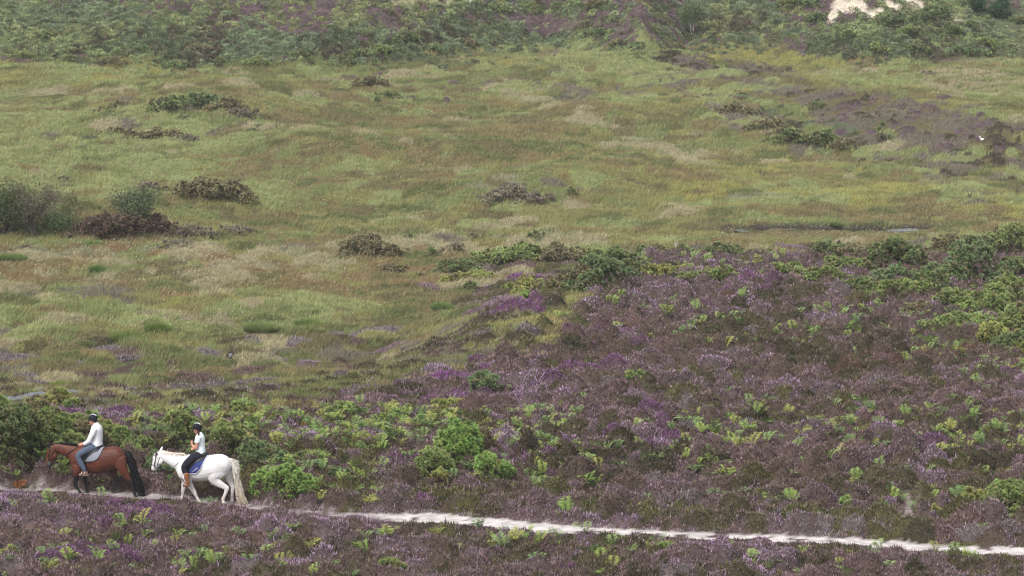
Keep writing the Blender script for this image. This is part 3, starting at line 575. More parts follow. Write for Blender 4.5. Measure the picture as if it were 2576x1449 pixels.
for a in [
 (30, 1216, 2.5, 2.0, 'dark', 'tall dark gorse bush at the left edge beside the path', G4), (128, 1200, 2.6, 2.05, 'green', 'tall green gorse bush right behind the bay horse\'s head', G4),
 (222, 1196, 1.9, 1.75, 'brown', 'olive brown gorse bush right behind the man in white', G4), (95, 1150, 2.0, 1.5, 'brown', 'brownish gorse top rising behind the tall green bush', G4),
 (300, 1165, 1.7, 1.15, 'green', 'low green gorse bush behind the bay horse\'s rump', G4), (395, 1130, 1.6, .7, 'blue', 'blue green gorse bush between the two riders', G4),
 (470, 1150, 1.7, 1.25, 'green', 'rounded green gorse bush behind the woman on the grey horse', G4), (560, 1118, 1.5, .75, 'yellow', 'small yellow green gorse bush up slope of the woman rider', G4),
 (578, 1180, 1.6, 1.25, 'green', 'dense green gorse bush above the grey horse\'s rump', G4), (632, 1222, 1.1, 1.35, 'blue', 'narrow gorse bush behind the grey horse\'s tail', G4),
 (710, 1268, 1.9, 1.0, 'bright', 'bright green gorse bush spreading at the path just right of the grey horse', G4), (410, 1215, 1.2, .8, 'blue', 'low bluish gorse bush under the grey horse\'s nose', G4),
 (265, 1130, 1.8, .9, 'yellow', 'yellowish gorse bush behind the riding man\'s back', G4), (345, 1185, 1.5, .85, 'green', 'green gorse bush behind the bay horse\'s tail', G4), (440, 1105, 1.6, .8, 'green', 'green gorse bush above the white horse\'s head', G4), (530, 1165, 1.5, 1.05, 'dark', 'dark gorse bush right behind the woman rider', G4), (620, 1130, 1.7, .75, 'green', 'green gorse bush up slope of the white horse\'s rump', G4), (660, 1190, 1.6, .9, 'blue', 'bluish gorse bush right of the white tail', G4),
 (-15, 1150, 2.0, 1.5, 'green', 'green gorse bush cut off by the left edge behind the tall ones', G4), (180, 1130, 2.2, 1.1, 'green', 'green gorse bush up slope between bay horse and pool', G4), (780, 1190, 1.4, .5, 'green', 'low green gorse bush between the white horse and the lone clump', G4), (830, 1225, 1.2, .5, 'blue', 'small bluish gorse bush near the path right of the bright one', G4),
 (1085, 1222, 1.7, 1.15, 'green', 'left half of the big lone gorse clump above the path', None), (1165, 1202, 2.3, 1.35, 'bright', 'bright lone gorse bush in mid picture above the sandy path', None),
 (1228, 1228, 1.2, .95, 'bright', 'low green gorse bush at the right foot of the lone clump', None), (1112, 1238, .8, .6, 'yellow', 'small gorse bush poking out in front of the lone clump', None),
 (1210, 1000, 1.6, .85, 'blue', 'small dark green gorse bush standing alone behind a magenta heather patch', None), (1140, 1036, 1.4, .4, 'yellow', 'flat yellowish gorse bush just below the lone dark one', None),
 (870, 1050, 1.5, .38, 'green', 'flat green gorse bush behind the heath up slope of the white horse', None), (150, 1026, 1.2, .55, 'yellow', 'yellow green gorse bush beside the bog pool', None), (202, 1036, 1.0, .45, 'green', 'small green gorse bush behind the man\'s helmet', None),
 (95, 1032, 1.0, .35, 'yellow', 'flat yellowish gorse bush in front of the bog pool', None), (600, 1048, 1.1, .45, 'green', 'little green gorse bush behind the fern patch right of the woman', None), (1855, 1004, 1.5, .32, 'bright', 'flat bright gorse bush alone in the purple heather', None),
 (2128, 1290, .95, .32, 'bright', 'small bright green cushion bush by the sandy path', None), (2540, 1306, 2.0, 1.1, 'green', 'green gorse bush at the lower right edge', None), (2470, 1280, 1.2, .6, 'yellow', 'low gorse bush left of the one at the lower right edge', None),
 (2350, 1308, .9, .35, 'yellow', 'small yellowish gorse bush beside the side trail', None), (28, 1424, .9, .45, 'yellow', 'small yellow and rust gorse bush at the lower left edge', None), (975, 1452, 1.0, .45, 'green', 'green gorse bush at the bottom edge left of centre', None),
 (140, 1455, 1.1, .4, 'yellow', 'yellow green gorse bush at the bottom left corner', None), (1700, 952, 1.0, .25, 'bright', 'flat bright green bush in the heather right of the magenta patch', None), (1590, 962, 1.3, .3, 'green', 'low green bush in the middle of the heather slope', None),
 # crest
 (1190, 742, 1.1, .55, 'dark', 'small round dark gorse bush alone on the grassy slope', G2), (1330, 748, 2.4, .85, 'yellow', 'yellow green gorse bush at the front of the crest clump', G2), (1395, 752, 1.8, .6, 'bright', 'bright gorse bush low in the crest clump', G2),
 (1450, 742, 2.4, 1.0, 'brown', 'brownish gorse bush in the middle of the crest clump', G2), (1520, 738, 2.6, 1.35, 'blue', 'dark blue green gorse bush on the right of the crest clump', G2), (1560, 700, 2.2, 1.0, 'dark', 'dark gorse bush behind the blue green one on the crest', G2),
 (1160, 690, 2.4, .7, 'dark', 'gorse bush at the left end of the long crest bank', G2), (1240, 668, 2.8, .75, 'green', 'wide gorse bush second from the left of the crest bank', G2), (1320, 660, 3.2, .85, 'green', 'wide gorse bush in the middle of the crest bank', G2),
 (1410, 662, 3.0, .8, 'brown', 'wide brownish gorse bush on the right of the crest bank', G2), (1180, 712, 3.0, .5, 'yellow', 'low yellowish gorse strip below the crest bank', G2), (1500, 655, 2.6, .5, 'green', 'low arched gorse bush right of the crest bank', G2),
 (1655, 652, 2.0, .6, 'brown', 'brown gorse bush beside the bleached dead branch', G2), (1720, 655, 2.0, .65, 'dark', 'dark gorse bush just right of the bleached dead branch', G2), (1815, 660, 2.4, .85, 'dark', 'dark pointed gorse bush on the skyline of the heath', G2),
 (1905, 662, 2.2, .5, 'brown', 'low brown gorse bush on the skyline of the heath', G2), (2090, 668, 2.6, 1.0, 'dark', 'dark gorse bush at the left of the skyline ridge', G2), (2160, 672, 2.6, 1.15, 'brown', 'olive gorse bush in the middle of the skyline ridge', G2),
 (2240, 690, 2.8, 1.2, 'dark', 'dark gorse bush at the right of the skyline ridge', G2), (1990, 705, 2.4, .6, 'green', 'green gorse bush below the skyline in the purple heather', G2), (2080, 720, 2.2, .65, 'green', 'green gorse bush below the skyline ridge', G2),
 (2170, 745, 2.8, .6, 'dark', 'wide dull green gorse bush on the slope below the skyline ridge', G2), (2270, 755, 2.4, .7, 'green', 'olive green gorse bush on the right slope', G2), (2370, 725, 2.2, .9, 'blue', 'blue green gorse bush left of the plank', G2),
 (2450, 722, 3.0, 1.5, 'blue', 'tall bushy gorse right next to the wooden plank', G2), (2552, 716, 1.6, 1.0, 'dark', 'spiky dark gorse bush at the right edge by the plank', G2), (2330, 740, 2.2, .8, 'dark', 'dark gorse bush between the ridge and the tall bush by the plank', G2), (2520, 770, 2.6, 1.0, 'green', 'green gorse bush under the wooden plank', G2), (2440, 850, 2.4, .8, 'green', 'green gorse bush in the middle of the right slope', G2), (2350, 850, 2.0, .6, 'green', 'low green gorse bush left on the right slope', G2), (2570, 900, 2.0, .9, 'dark', 'dark gorse bush low at the right edge', G2), (2250, 720, 2.0, .7, 'blue', 'blue green gorse bush in front of the ridge', G2), (2130, 700, 2.2, .8, 'green', 'green gorse bush in front of the skyline ridge', G2),
 (2400, 790, 2.6, .8, 'green', 'green gorse bush on the right slope below the tall one', G2),
 (2490, 800, 2.6, .9, 'green', 'thick green gorse bush near the right edge', G2), (2560, 850, 2.2, 1.0, 'green', 'green gorse bush cut by the right edge', G2), (2500, 880, 2.0, .7, 'yellow', 'yellow green gorse bush low on the right slope', G2), (2310, 800, 2.0, .6, 'brown', 'brownish gorse bush in the right heather', G2),
 (1670, 702, 2.2, .5, 'yellow', 'low yellow green gorse among purple heather behind the clump', G2), (1800, 715, 2.4, .55, 'green', 'low green gorse bush in the purple heather', G2), (1610, 668, 1.6, .9, 'dark', 'upright dark gorse bush just left of the bracken crest', G2),
 # valley
 (925, 652, 3.4, 1.05, 'brown', 'wide brown gorse bush alone on the straw coloured bog', G3), (1000, 650, 1.0, .5, 'brown', 'small gorse bush joined to the wide brown one', G3), (1035, 612, .9, .45, 'dark', 'tiny dark gorse bush left of the straw band', G3), (1345, 612, 1.1, .55, 'dark', 'tiny dark gorse bush above the crest bank', G3),
 (1150, 645, 1.4, .7, 'grey', 'grey twiggy gorse bush at the left of the crest bank', G3), (1090, 660, .8, .6, 'dark', 'thin dark gorse sprig below the grey twiggy bush', G3), (985, 690, 2.2, .35, 'brown', 'flat brown gorse strip below the wide brown bush', G3), (1200, 603, .9, .25, 'grey', 'tiny grey brown bush in the straw band', G3),
 (500, 510, 3.0, 1.25, 'brown', 'big brown green gorse bush on the middle left mound', G3), (580, 514, 3.2, 1.15, 'brown', 'big gorse bush on the right of the middle left mound', G3), (385, 492, 2.0, .7, 'grey', 'grey brown gorse bush left of the middle left mound', G3), (430, 290, 3.0, 1.1, 'dark', 'dark gorse bush at the left of the upper mound', G3),
 (500, 276, 3.2, 1.0, 'blue', 'blue green gorse bush on top of the upper mound', G3), (570, 288, 3.0, .9, 'brown', 'brown gorse bush at the right of the upper mound', G3), (610, 300, 2.2, .7, 'grey', 'grey gorse bush at the right end of the upper mound', G3), (305, 285, 2.6, .7, 'brown', 'gorse bush on the small mound left of the upper one', G3),
 (400, 352, 3.4, .55, 'brown', 'low brown gorse strip on the lower half of the mound', G3), (300, 345, 2.4, .5, 'brown', 'low greyish gorse at the left foot of the mound', G3), (470, 362, 2.2, .45, 'grey', 'low gorse tuft right of the brown strip', G3), (155, 462, 1.3, .4, 'grey', 'small purplish gorse bush on the left bog', G3),
 (155, 480, .8, .3, 'grey', 'tiny gorse tuft below the small purplish bush', G3), (930, 222, 2.6, .7, 'brown', 'brownish gorse bush on the small purple mound', G3), (975, 250, 1.8, .5, 'dark', 'dark gorse tuft right of the small purple mound', G3), (1290, 508, 3.0, .8, 'grey', 'grey purple gorse bush on the central mound', G3),
 (1345, 516, 2.2, .6, 'grey', 'low grey gorse right of the central mound', G3), (1440, 500, 1.1, .5, 'dark', 'thin dark gorse tuft beside the central mound', G3), (480, 596, 3.0, .5, 'grey', 'grey brown gorse strip right of the willow thicket', G3), (580, 594, 2.6, .4, 'grey', 'faded gorse strip running right from the thicket', G3),
 (440, 628, 2.8, .35, 'grey', 'flat dead gorse patch in front of the thicket', G3), (60, 636, 1.6, .3, 'grey', 'flat dead gorse patch at the left edge of the bog', G3), (2320, 640, 1.4, .45, 'grey', 'small gorse bush at the left end of the far right bank', G3), (2400, 632, 2.6, .7, 'brown', 'brown gorse bush on the far right bank', G3),
 (2470, 640, 2.4, .9, 'dark', 'dark gorse bush in the middle of the far right bank', G3), (2545, 636, 3.0, 1.3, 'green', 'big green gorse bush at the right edge of the far right bank', G3), (320, 600, 3.2, 1.15, 'dead', 'rusty brown dead gorse beside the willow thicket', G3), (250, 600, 2.6, 1.2, 'dead', 'dark brown dead gorse left of the round bush', G3), (390, 590, 2.2, .9, 'dead', 'brown gorse right of the round green bush', G3),
 (2065, 370, 2.6, .9, 'dark', 'dark gorse bush at the lower end of the heather ridge', G3), (1990, 362, 2.6, .8, 'dark', 'dark gorse bush in the lower ridge group', G3), (2120, 378, 2.2, .6, 'brown', 'brown gorse bush right in the lower ridge group', G3), (1930, 330, 2.6, .7, 'brown', 'olive gorse bush higher in the ridge group', G3), (1850, 290, 2.6, .6, 'brown', 'brown gorse bush left in the ridge group', G3),
 (2220, 365, .9, 1.3, 'dark', 'small upright dark conifer like bush below the heather ridge', G3), (2330, 200, 1.6, .6, 'grey', 'grey bush in the far right grass', G3), (2050, 280, 1.6, .6, 'dark', 'dark bush above the ridge', G3)]:
    gorse(*a, open_=.35 if a[2] < 1.2 else (.25 if a[1] < 760 else .1))
# far hillside bushes
far_b = [(2050, 66, 2.4, 1.5), (2130, 105, 2.0, 1.2), (2240, 72, 3.0, 1.7), (2290, 95, 2.4, 1.5), (2350, 62, 3.2, 2.2), (2385, 95, 2.4, 1.6), (2445, 82, 1.8, 1.3), (2230, 60, 2.0, 1.2), (2030, 25, 2.6, 1.5), (1990, 20, 2.2, 1.4), (2560, 70, 2.2, 1.4),
         (1730, 60, 2.6, 1.6), (1500, 24, 2.4, 1.1), (1400, 30, 3.0, 1.1), (1330, 30, 2.2, .9), (1250, 36, 2.4, 1.0), (1080, 30, 1.3, .9), (1055, 24, 1.2, .8), (1020, 110, 3.0, 1.3), (960, 140, 3.0, 1.2), (900, 150, 2.6, 1.1), (1090, 135, 2.6, 1.1), (1170, 120, 2.4, .9),
         (860, 165, 2.6, 1.0), (640, 170, 2.6, .9), (560, 165, 2.4, .9), (420, 175, 2.6, .9), (290, 165, 2.6, .9), (180, 160, 2.4, .8), (60, 150, 2.4, .9), (760, 150, 2.6, 1.0), (1500, 100, 2.4, 1.2), (1560, 120, 2.0, .9), (2300, 135, 3.0, 1.1), (2430, 140, 3.0, 1.1), (2200, 130, 2.6, .9),
         (350, 130, 2.4, .8), (500, 130, 2.4, .8), (120, 100, 2.4, .9), (2480, 120, 2.4, 1.2)]
for i, (px, row, w, h) in enumerate(far_b):
    k = ['dark', 'blue', 'brown', 'dark', 'green'][i % 5] if px < 2000 else ['blue', 'dark', 'blue', 'green'][i % 4]
    where = 'above the left heath' if px < 400 else 'left of the valley centre' if px < 900 else 'on the slope left of the spur' if px < 1200 else 'near the crest in the middle' if px < 1450 else 'beside the middle spur' if px < 1700 else 'around the birch' if px < 2050 else 'below the sand scar' if px < 2260 else 'right of the sand scar'
    alt = 'high on the hill' if row < 50 else 'halfway up the hill' if row < 110 else 'at the foot of the hill'; kc = {'dark': 'dark green', 'blue': 'blue green', 'brown': 'brownish', 'green': 'green'}[k]
    gorse(px, row, w * .85, h * .6, k, kc + ' bush ' + alt + ' ' + where, G5, cat='bush', name='hillside_bush')
# ------------------------------------------------------------------ bracken ferns
def frond(L, lean, az, rng, w=.26):
    """one arching frond: rachis strip and tapering pinnae"""
    V, F, C = [], [], []; n = 14; ca, sa = math.cos(az), math.sin(az); P = []
    for i in range(n + 1):
        t = i / n; ang = math.radians(78 - lean * t * t * 1.1); 
        P.append((P[-1][0] + math.cos(ang) * L / n, P[-1][1] + math.sin(ang) * L / n) if P else (0, 0))
    pts = np.array([(p[0] * ca, p[0] * sa, p[1]) for p in P]); side = np.array([-sa, ca, 0])
    tw = rng.normal() * .5; side = side * math.cos(tw) + np.array([0, 0, 1]) * math.sin(tw) * .6
    for i in range(2, n + 1):
        t = i / n; d = pts[i] - pts[i - 1]; d /= np.linalg.norm(d); wl = L * w * 1.7 * math.sin(math.pi * min(1, (1.12 - t) * .86)) ** .8 * (.8 + .2 * rng.random())
        if t > .93: wl = L * .06
        for s in (-1, 1):
            e = side * s * .88 + d * .42 + np.array([0, 0, -.12]) + rng.normal(size=3) * .07; e /= np.linalg.norm(e); hw = L / n * .42
            b = pts[i] - d * L / n * .3; k = len(V)
            V += [b - d * hw * .6, b + e * wl * .45 - d * hw, b + e * wl, b + e * wl * .5 + d * hw]; F.append((k, k + 1, k + 2, k + 3))
    return V, F
FERNC = [((134, 156, 88), (106, 128, 68)), ((144, 160, 88), (116, 130, 66)), ((120, 146, 92), (92, 114, 70)), ((156, 160, 92), (124, 126, 68)), ((138, 156, 102), (106, 124, 76)), ((186, 140, 70), (150, 104, 56)), ((150, 88, 54), (120, 72, 46))]
fern_me = []
for ci, (ct, cs) in enumerate(FERNC):
    for vi in range(4 if ci < 5 else 1):
        rng = np.random.default_rng(900 + ci * 10 + vi); V, F, C = [], [], []
        for q in range(rng.integers(2, 5)):
            v, f = frond(rng.uniform(.42, .72), rng.uniform(55, 120), rng.uniform(0, TAU), rng); k = len(V); jit = rng.normal(1, .1)
            V += [p + np.array([rng.normal() * .0, 0, 0]) for p in v]; F += [tuple(i + k for i in g) for g in f]
            C += [lin(ct if (j % 4) >= 2 else cs) * jit * 1.15 for j in range(len(v))]
        # stalk
        sv, sf = tube_np([(0, 0, -.35), (.01, 0, -.1), (0, .01, .12)], [.012, .01, .007], 4); k = len(V); V += list(sv); F += [tuple(i + k for i in g) for g in sf]; C += [lin((120, 120, 70))] * len(sv)
        me = np_mesh('fern', np.array(V), np.array(F), np.array(C)); me.materials.append(M_LEAF); fern_me.append((ci, me, np.array(V), np.array(F), np.array(C)))
fpos = []
for cx, cy, rx, ry, n in [(a_[0], a_[1], a_[2], a_[3], int(a_[4] * (2.1 if 1000 < a_[1] < 1250 else 1.5))) for a_ in [(640, 1075, 340, 40, 56), (1150, 1090, 260, 48, 74), (900, 1060, 300, 20, 30), (1650, 1078, 260, 28, 26), (2250, 1085, 330, 45, 52), (1500, 1175, 330, 55, 46), (2150, 1160, 420, 60, 36), (1700, 1290, 900, 30, 22), (420, 1400, 480, 50, 60), (1300, 1390, 420, 45, 34),
                          (2200, 1420, 380, 30, 16), (350, 1180, 260, 50, 56), (820, 1180, 140, 60, 30), (180, 1215, 170, 18, 16), (2050, 820, 420, 60, 90), (1760, 660, 260, 14, 46), (2450, 900, 150, 90, 40), (1450, 790, 180, 20, 14), (620, 1262, 420, 14, 20), (900, 1120, 200, 40, 22), (250, 1290, 300, 30, 12), (2420, 1180, 150, 80, 16)]]:
    cc_ = RNG.uniform(-1, 1, (max(4, n // 2), 2)); a = cc_[RNG.integers(0, len(cc_), n)]
    for u, v in a: fpos.append((cx + u * rx + RNG.normal() * 30, cy + v * ry + RNG.normal() * 10))
special = [(45, 1218, 6), (2085, 640 + 62, 6), (1880, 980 - 70, 5), (1935, 1050, 5), (770, 1075, 6), (1390, 1262, 5), (1360, 1088, 5), (2070, 700, 6), (1000, 1230, 5), (1970, 672, 5), (720, 1300, 5)]
fl = []
for i, (px, row) in enumerate(fpos):
    if not (-60 < px < 2640 and row < 1475): continue
    x, y = hit(px, row + RNG.uniform(4, 22))
    if abs(path_d(np.array([x]), np.array([y]))[0]) < 1.25: continue
    if 124.6 < y < 130.4 and -15.8 < x < -7.0 and RNG.random() < .75: continue
    fl.append((y, x, int(RNG.choice(5)), RNG.random() < .04))
fl = [(y, x, c, s) for y, x, c, s in fl]; fl.sort()
spec = []
for px, row, c in special[:1] + special[4:5]:
    x, y = hit(px, row + 10); spec.append((y, x, c))
GF = 'bracken ferns among the heather'
def fern_z(x, y): return float(ground_z(np.array([x]), np.array([y]))[0])
for y, x, c in spec:
    me = [m for m in fern_me if m[0] == c][0][1]; o = bpy.data.objects.new('bracken_fern', me); link(o); o.location = (x, y, fern_z(x, y) - .02); o.rotation_euler = (0, 0, RNG.uniform(0, TAU)); o.scale = (.55,) * 3
    tag(o, 'withered orange bracken fern among the green growth', 'fern', 'withered bracken ferns')
near_f = fl[:294]; far_f = fl[294:]
for y, x, c, s in near_f:
    cand = [m for m in fern_me if m[0] == c]; me = cand[RNG.integers(len(cand))][1]; o = bpy.data.objects.new('bracken_fern', me); link(o)
    o.location = (x, y, fern_z(x, y) + RNG.uniform(-.08, .06)); o.rotation_euler = (RNG.normal() * .12, RNG.normal() * .12, RNG.uniform(0, TAU)); k = RNG.uniform(.45, .95) * (.9 if y > 150 else 1); o.scale = (k, k, k * .9)
    p_, r_ = project(x, y, gz1(x, y)); lr = 'left' if p_ < 700 else 'middle' if p_ < 1300 else 'right of the middle' if p_ < 1900 else 'right'
    pdv = y - np.interp(x, PX, PY); place = ('in the heather below the path, ' + lr) if pdv < 0 else ('among the gorse behind the horses' if (p_ < 800 and pdv < 12) else ('close above the sandy path, ' + lr) if pdv < 6 else ('halfway up the heather slope, ' + lr) if y < 165 else ('high on the heather slope, ' + lr))
    tag(o, ['green', 'yellow green', 'deep green', 'yellowish', 'pale green'][c] + ' bracken fern ' + place, 'fern', GF)
VL, FL, CL = [], [], []
for y, x, c, s in far_f:
    cand = [m for m in fern_me if m[0] == c]; _, _, V, F, C = cand[RNG.integers(len(cand))]; a = RNG.uniform(0, TAU); k = RNG.uniform(.5, .95); R = np.array([[math.cos(a), -math.sin(a), 0], [math.sin(a), math.cos(a), 0], [0, 0, 1]])
    VL.append(V @ R.T * k + np.array([x, y, fern_z(x, y) - .02])); FL.append(F); CL.append(C)
if VL: tag(merged('distant_bracken', VL, FL, CL, M_LEAF), 'yellow green bracken scattered over the farther heather slope', 'bracken', kind='stuff')
# ------------------------------------------------------------------ trees and shrubs
def branch_tree(rng, H, spread, levels=3, n0=3, lean=0.0, r0=.06):
    V, F, tips, off = [], [], [], 0
    def grow(p, d, L, r, lev):
        nonlocal off
        n = 4; pts = [p]; 
        for i in range(n): d = d + rng.normal(size=3) * .13; d /= np.linalg.norm(d); pts.append(pts[-1] + d * L / n)
        v, f = tube_np(pts, np.linspace(r, r * .55, n + 1), 5 if lev < 2 else 3); V.append(v); F.append(f + off); off += len(v)
        if lev >= levels: tips.extend(pts[1:]); return
        if lev >= 1: tips.append(pts[-1])
        for k in range(rng.integers(2, 4) + (1 if lev else 0)):
            q = pts[rng.integers(2, n + 1)]; a = rng.uniform(0, TAU); dd = d * .7 + np.array([math.cos(a) * spread, math.sin(a) * spread, .25]); dd /= np.linalg.norm(dd)
            grow(q, dd, L * rng.uniform(.55, .8), r * .55, lev + 1)
    for k in range(n0):
        a = rng.uniform(0, TAU); d = np.array([math.cos(a) * spread * .5 + lean, math.sin(a) * spread * .5, 1.0]); d /= np.linalg.norm(d)
        grow(np.array([rng.normal() * .06, rng.normal() * .06, -.1]), d, H * .42, r0, 0)
    return np.concatenate(V), np.concatenate(F), np.array(tips)
def tree(px, row, H, spread, name, label, cat, leafc, leafn, twig, seed, n0=3, levels=3, ls=.12, r0=.06, jit=.22, squash=1.0):
    global RNG
    x, y = hit(px, row); rng = np.random.default_rng(seed); V, F, tips = branch_tree(rng, H, spread, levels, n0, 0, r0)
    root = empty(name, (x, y, gz1(x, y))); tag(root, label, cat)
    sc_ = H / max(V[:, 2].max(), .1); V = V * np.array([sc_ * squash, sc_ * squash, sc_]); tips = tips * np.array([sc_ * squash, sc_ * squash, sc_])
    mesh_obj('trunk', np_mesh('trunk', V, F, np.broadcast_to(lin(twig), V.shape)), M_BARK, root)
    if leafn:
        K = rng.integers(0, len(tips), leafn); P = tips[K] + rng.normal(size=(leafn, 3)) * jit; ok = P[:, 2] > H * .12; P = P[ok]; n = len(P); D = unit(rng.normal(size=(n, 3)) + [0, 0, .4]); keep = RNG; RNG = rng
        base = lin(leafc); J = np.clip(rng.normal(1, .22, (n, 1)), .5, 1.6)
        v, f, c = kites(P, rng.uniform(.6, 1.3, n) * ls, rng.uniform(.5, .9, n) * ls, D, base * J * .8, base * J); RNG = keep
        mesh_obj('crown', np_mesh('crown', v, f, c), M_LEAF, root)
tree(88, 602, 3.5, .75, 'willow_shrub', 'large grey brown twiggy willow with a leaning trunk at the left edge', 'shrub', (116, 112, 92), 5200, (112, 100, 94), 3, n0=5, levels=4, ls=.1, r0=.07, jit=.22, squash=1.05)
tree(5, 594, 3.0, 1.0, 'dark_shrub', 'dark green leafy bush cut by the left edge of the photo', 'shrub', (88, 100, 64), 6500, (70, 62, 54), 4, n0=9, ls=.14, jit=.42)
tree(192, 595, 2.6, .32, 'sapling', 'thin upright sapling right of the grey willow', 'sapling', (118, 122, 80), 900, (112, 104, 96), 5, n0=1, ls=.1, r0=.045, jit=.2)
tree(335, 592, 2.8, .55, 'round_bush', 'round grey green bush rising above the rusty gorse', 'shrub', (110, 120, 88), 6500, (80, 72, 64), 6, n0=5, ls=.12, jit=.28)
tree(145, 580, .9, .8, 'bracken_clump', 'pale green bracken clump beside the willow trunk', 'bracken', (138, 158, 112), 1500, (100, 110, 70), 7, n0=5, levels=2, ls=.13, jit=.25, squash=1.4)
tree(1744, 96, 3.0, .5, 'birch_tree', 'small birch with a white forked trunk at the foot of the far hill', 'birch tree', (112, 126, 92), 3600, (190, 186, 180), 8, n0=2, ls=.13, r0=.035, jit=.28)
tree(2536 - 88, 40, 2.0, .35, 'conifer', 'small dark conifer on the crest at the upper right', 'conifer', (62, 88, 62), 3000, (70, 60, 50), 9, n0=2, ls=.16, jit=.22)
tree(2512, 55, 1.9, .35, 'conifer', 'dark tree to the right of the small crest conifer', 'conifer', (68, 92, 66), 2600, (70, 60, 50), 10, n0=2, ls=.16, jit=.24)
# bleached dead branch
x, y = hit(1700, 640); V, F, o_ = [], [], 0
for p, r in [(((0, 0, -.1), (-.05, 0, .45), (-.12, 0, .6), (-.3, 0, .72)), (.05, .04, .03, .012)), (((-.05, 0, .42), (.1, 0, .75), (.28, 0, 1.1)), (.035, .025, .01)), (((-.03, 0, .4), (.12, 0, .5), (.25, 0, .56)), (.03, .02, .01))]:
    v, f = tube_np(p, r, 6); V.append(v); F.append(f + o_); o_ += len(v)
V = np.concatenate(V); o = mesh_obj('dead_branch', np_mesh('dead_branch', V, np.concatenate(F), np.broadcast_to(lin((205, 200, 196)), V.shape)), M_BARK); o.location = (x, y, gz1(x, y) + .35); o.scale = (.62, .62, .5); tag(o, 'bleached forked dead branch sticking out of gorse on the heath skyline', 'dead branch')
# rush tufts
def tuft(px, row, w, h, n, tc, bc, label, name='rush_tuft', lean=.3):
    global RNG
    x, y = hit(px, row); rng = np.random.default_rng(int(px + row)); a = rng.uniform(0, TAU, n); r = np.sqrt(rng.random(n)); P = np.stack([np.cos(a) * r * w * .35, np.sin(a) * r * w * .3, np.zeros(n)], 1)
    D = unit(np.stack([np.cos(a) * r * .65 + lean, np.sin(a) * r * .5, np.ones(n)], 1) + rng.normal(size=(n, 3)) * .12); keep = RNG; RNG = rng
    J = np.clip(rng.normal(1, .16, (n, 1)), .6, 1.4); v, f, c = blades(P, h * rng.uniform(.65, 1.1, n) * (1.1 - .3 * r), np.full(n, .035), D, lin(bc) * J, lin(tc) * J * 1.1); RNG = keep
    o = mesh_obj(name, np_mesh(name, v, f, c), M_GRASS); o.location = (x, y, fern_z(x, y) - .05); tag(o, label, 'rush tuft', 'rush tufts on the bog')
for a in [(243, 688, 1.0, .55, 1500, (104, 136, 72), (66, 86, 44), 'round green rush tuft alone on the brown bog'), (330, 858, 3.2, .6, 2600, (130, 146, 84), (80, 96, 54), 'wide green rush tuft on the lower left bog'), (395, 850, 1.6, .6, 1500, (116, 138, 70), (72, 90, 46), 'green rush tuft right of the wide one'),
          (655, 850, 2.4, .6, 2000, (142, 154, 98), (86, 100, 60), 'pale green rush tuft in the lower middle bog'), (770, 830, 1.8, .7, 1700, (126, 146, 82), (78, 94, 52), 'tall rush tuft right of the pale green one'), (148, 985, 1.3, .6, 1500, (136, 150, 76), (84, 98, 50), 'yellow green rush tuft behind the bog pool'),
          (1110, 790, 1.4, .55, 1300, (128, 150, 88), (78, 96, 56), 'green rush tuft left of the magenta heather'), (215, 875, 1.4, .35, 900, (120, 130, 84), (74, 84, 54), 'low rush tuft on the left bog'), (30, 668, 2.4, .4, 1400, (124, 144, 84), (80, 96, 56), 'wide green rush tuft at the left edge'),
          (240, 628, 1.3, .55, 1000, (110, 138, 72), (74, 90, 48), 'green rush tuft in front of the rusty gorse'), (790, 205 + 590, 1.0, .3, 600, (120, 136, 80), (76, 88, 52), 'small rush tuft on the lower middle bog'), (2100, 575, 1.2, .3, 500, (120, 132, 76), (76, 86, 50), 'small rush tuft by the stream')]: tuft(*a)
# white marker post, plank structure, far white bird
def bevel_box(name, sx, sy, sz, mat, parent=None, loc=(0, 0, 0), bev=.01, rot=(0, 0, 0)):
    import bmesh
    me = bpy.data.meshes.new(name); bm = bmesh.new(); bmesh.ops.create_cube(bm, size=1); bmesh.ops.scale(bm, vec=(sx, sy, sz), verts=bm.verts)
    bmesh.ops.bevel(bm, geom=bm.edges[:], offset=bev, segments=2, affect='EDGES'); bm.to_mesh(me); bm.free()
    o = mesh_obj(name, me, mat, parent); o.location = loc; o.rotation_euler = rot; return o
M_WHITE = mat_flat('white_paint', (226, 226, 218), .6, .3); M_WOOD = mat_flat('weathered_wood', (176, 156, 150), .85, .15, noise=.25, bump=.3); M_WOOD2 = mat_flat('dark_weathered_wood', (104, 90, 88), .9, .1, noise=.25, bump=.3)
x, y = hit(1184, 22); o = bevel_box('marker_post', .13, .13, 1.0, M_WHITE, None, (x, y, gz1(x, y) + .55), .02); tag(o, 'short white marker post on the far hill crest', 'post')
x, y = hit(2517, 708); pr = empty('plank_bench', (x, y, gz1(x, y))); tag(pr, 'weathered wooden plank seat between gorse bushes at the right edge', 'bench')
bevel_box('plank', 1.15, .3, .06, M_WOOD, pr, (0, 0, .66)); bevel_box('side_board', 1.05, .05, .3, M_WOOD2, pr, (0, -.1, .47)); bevel_box('leg', .1, .22, .64, M_WOOD2, pr, (-.42, .02, .32)); bevel_box('leg', .1, .22, .64, M_WOOD2, pr, (.42, .02, .32))
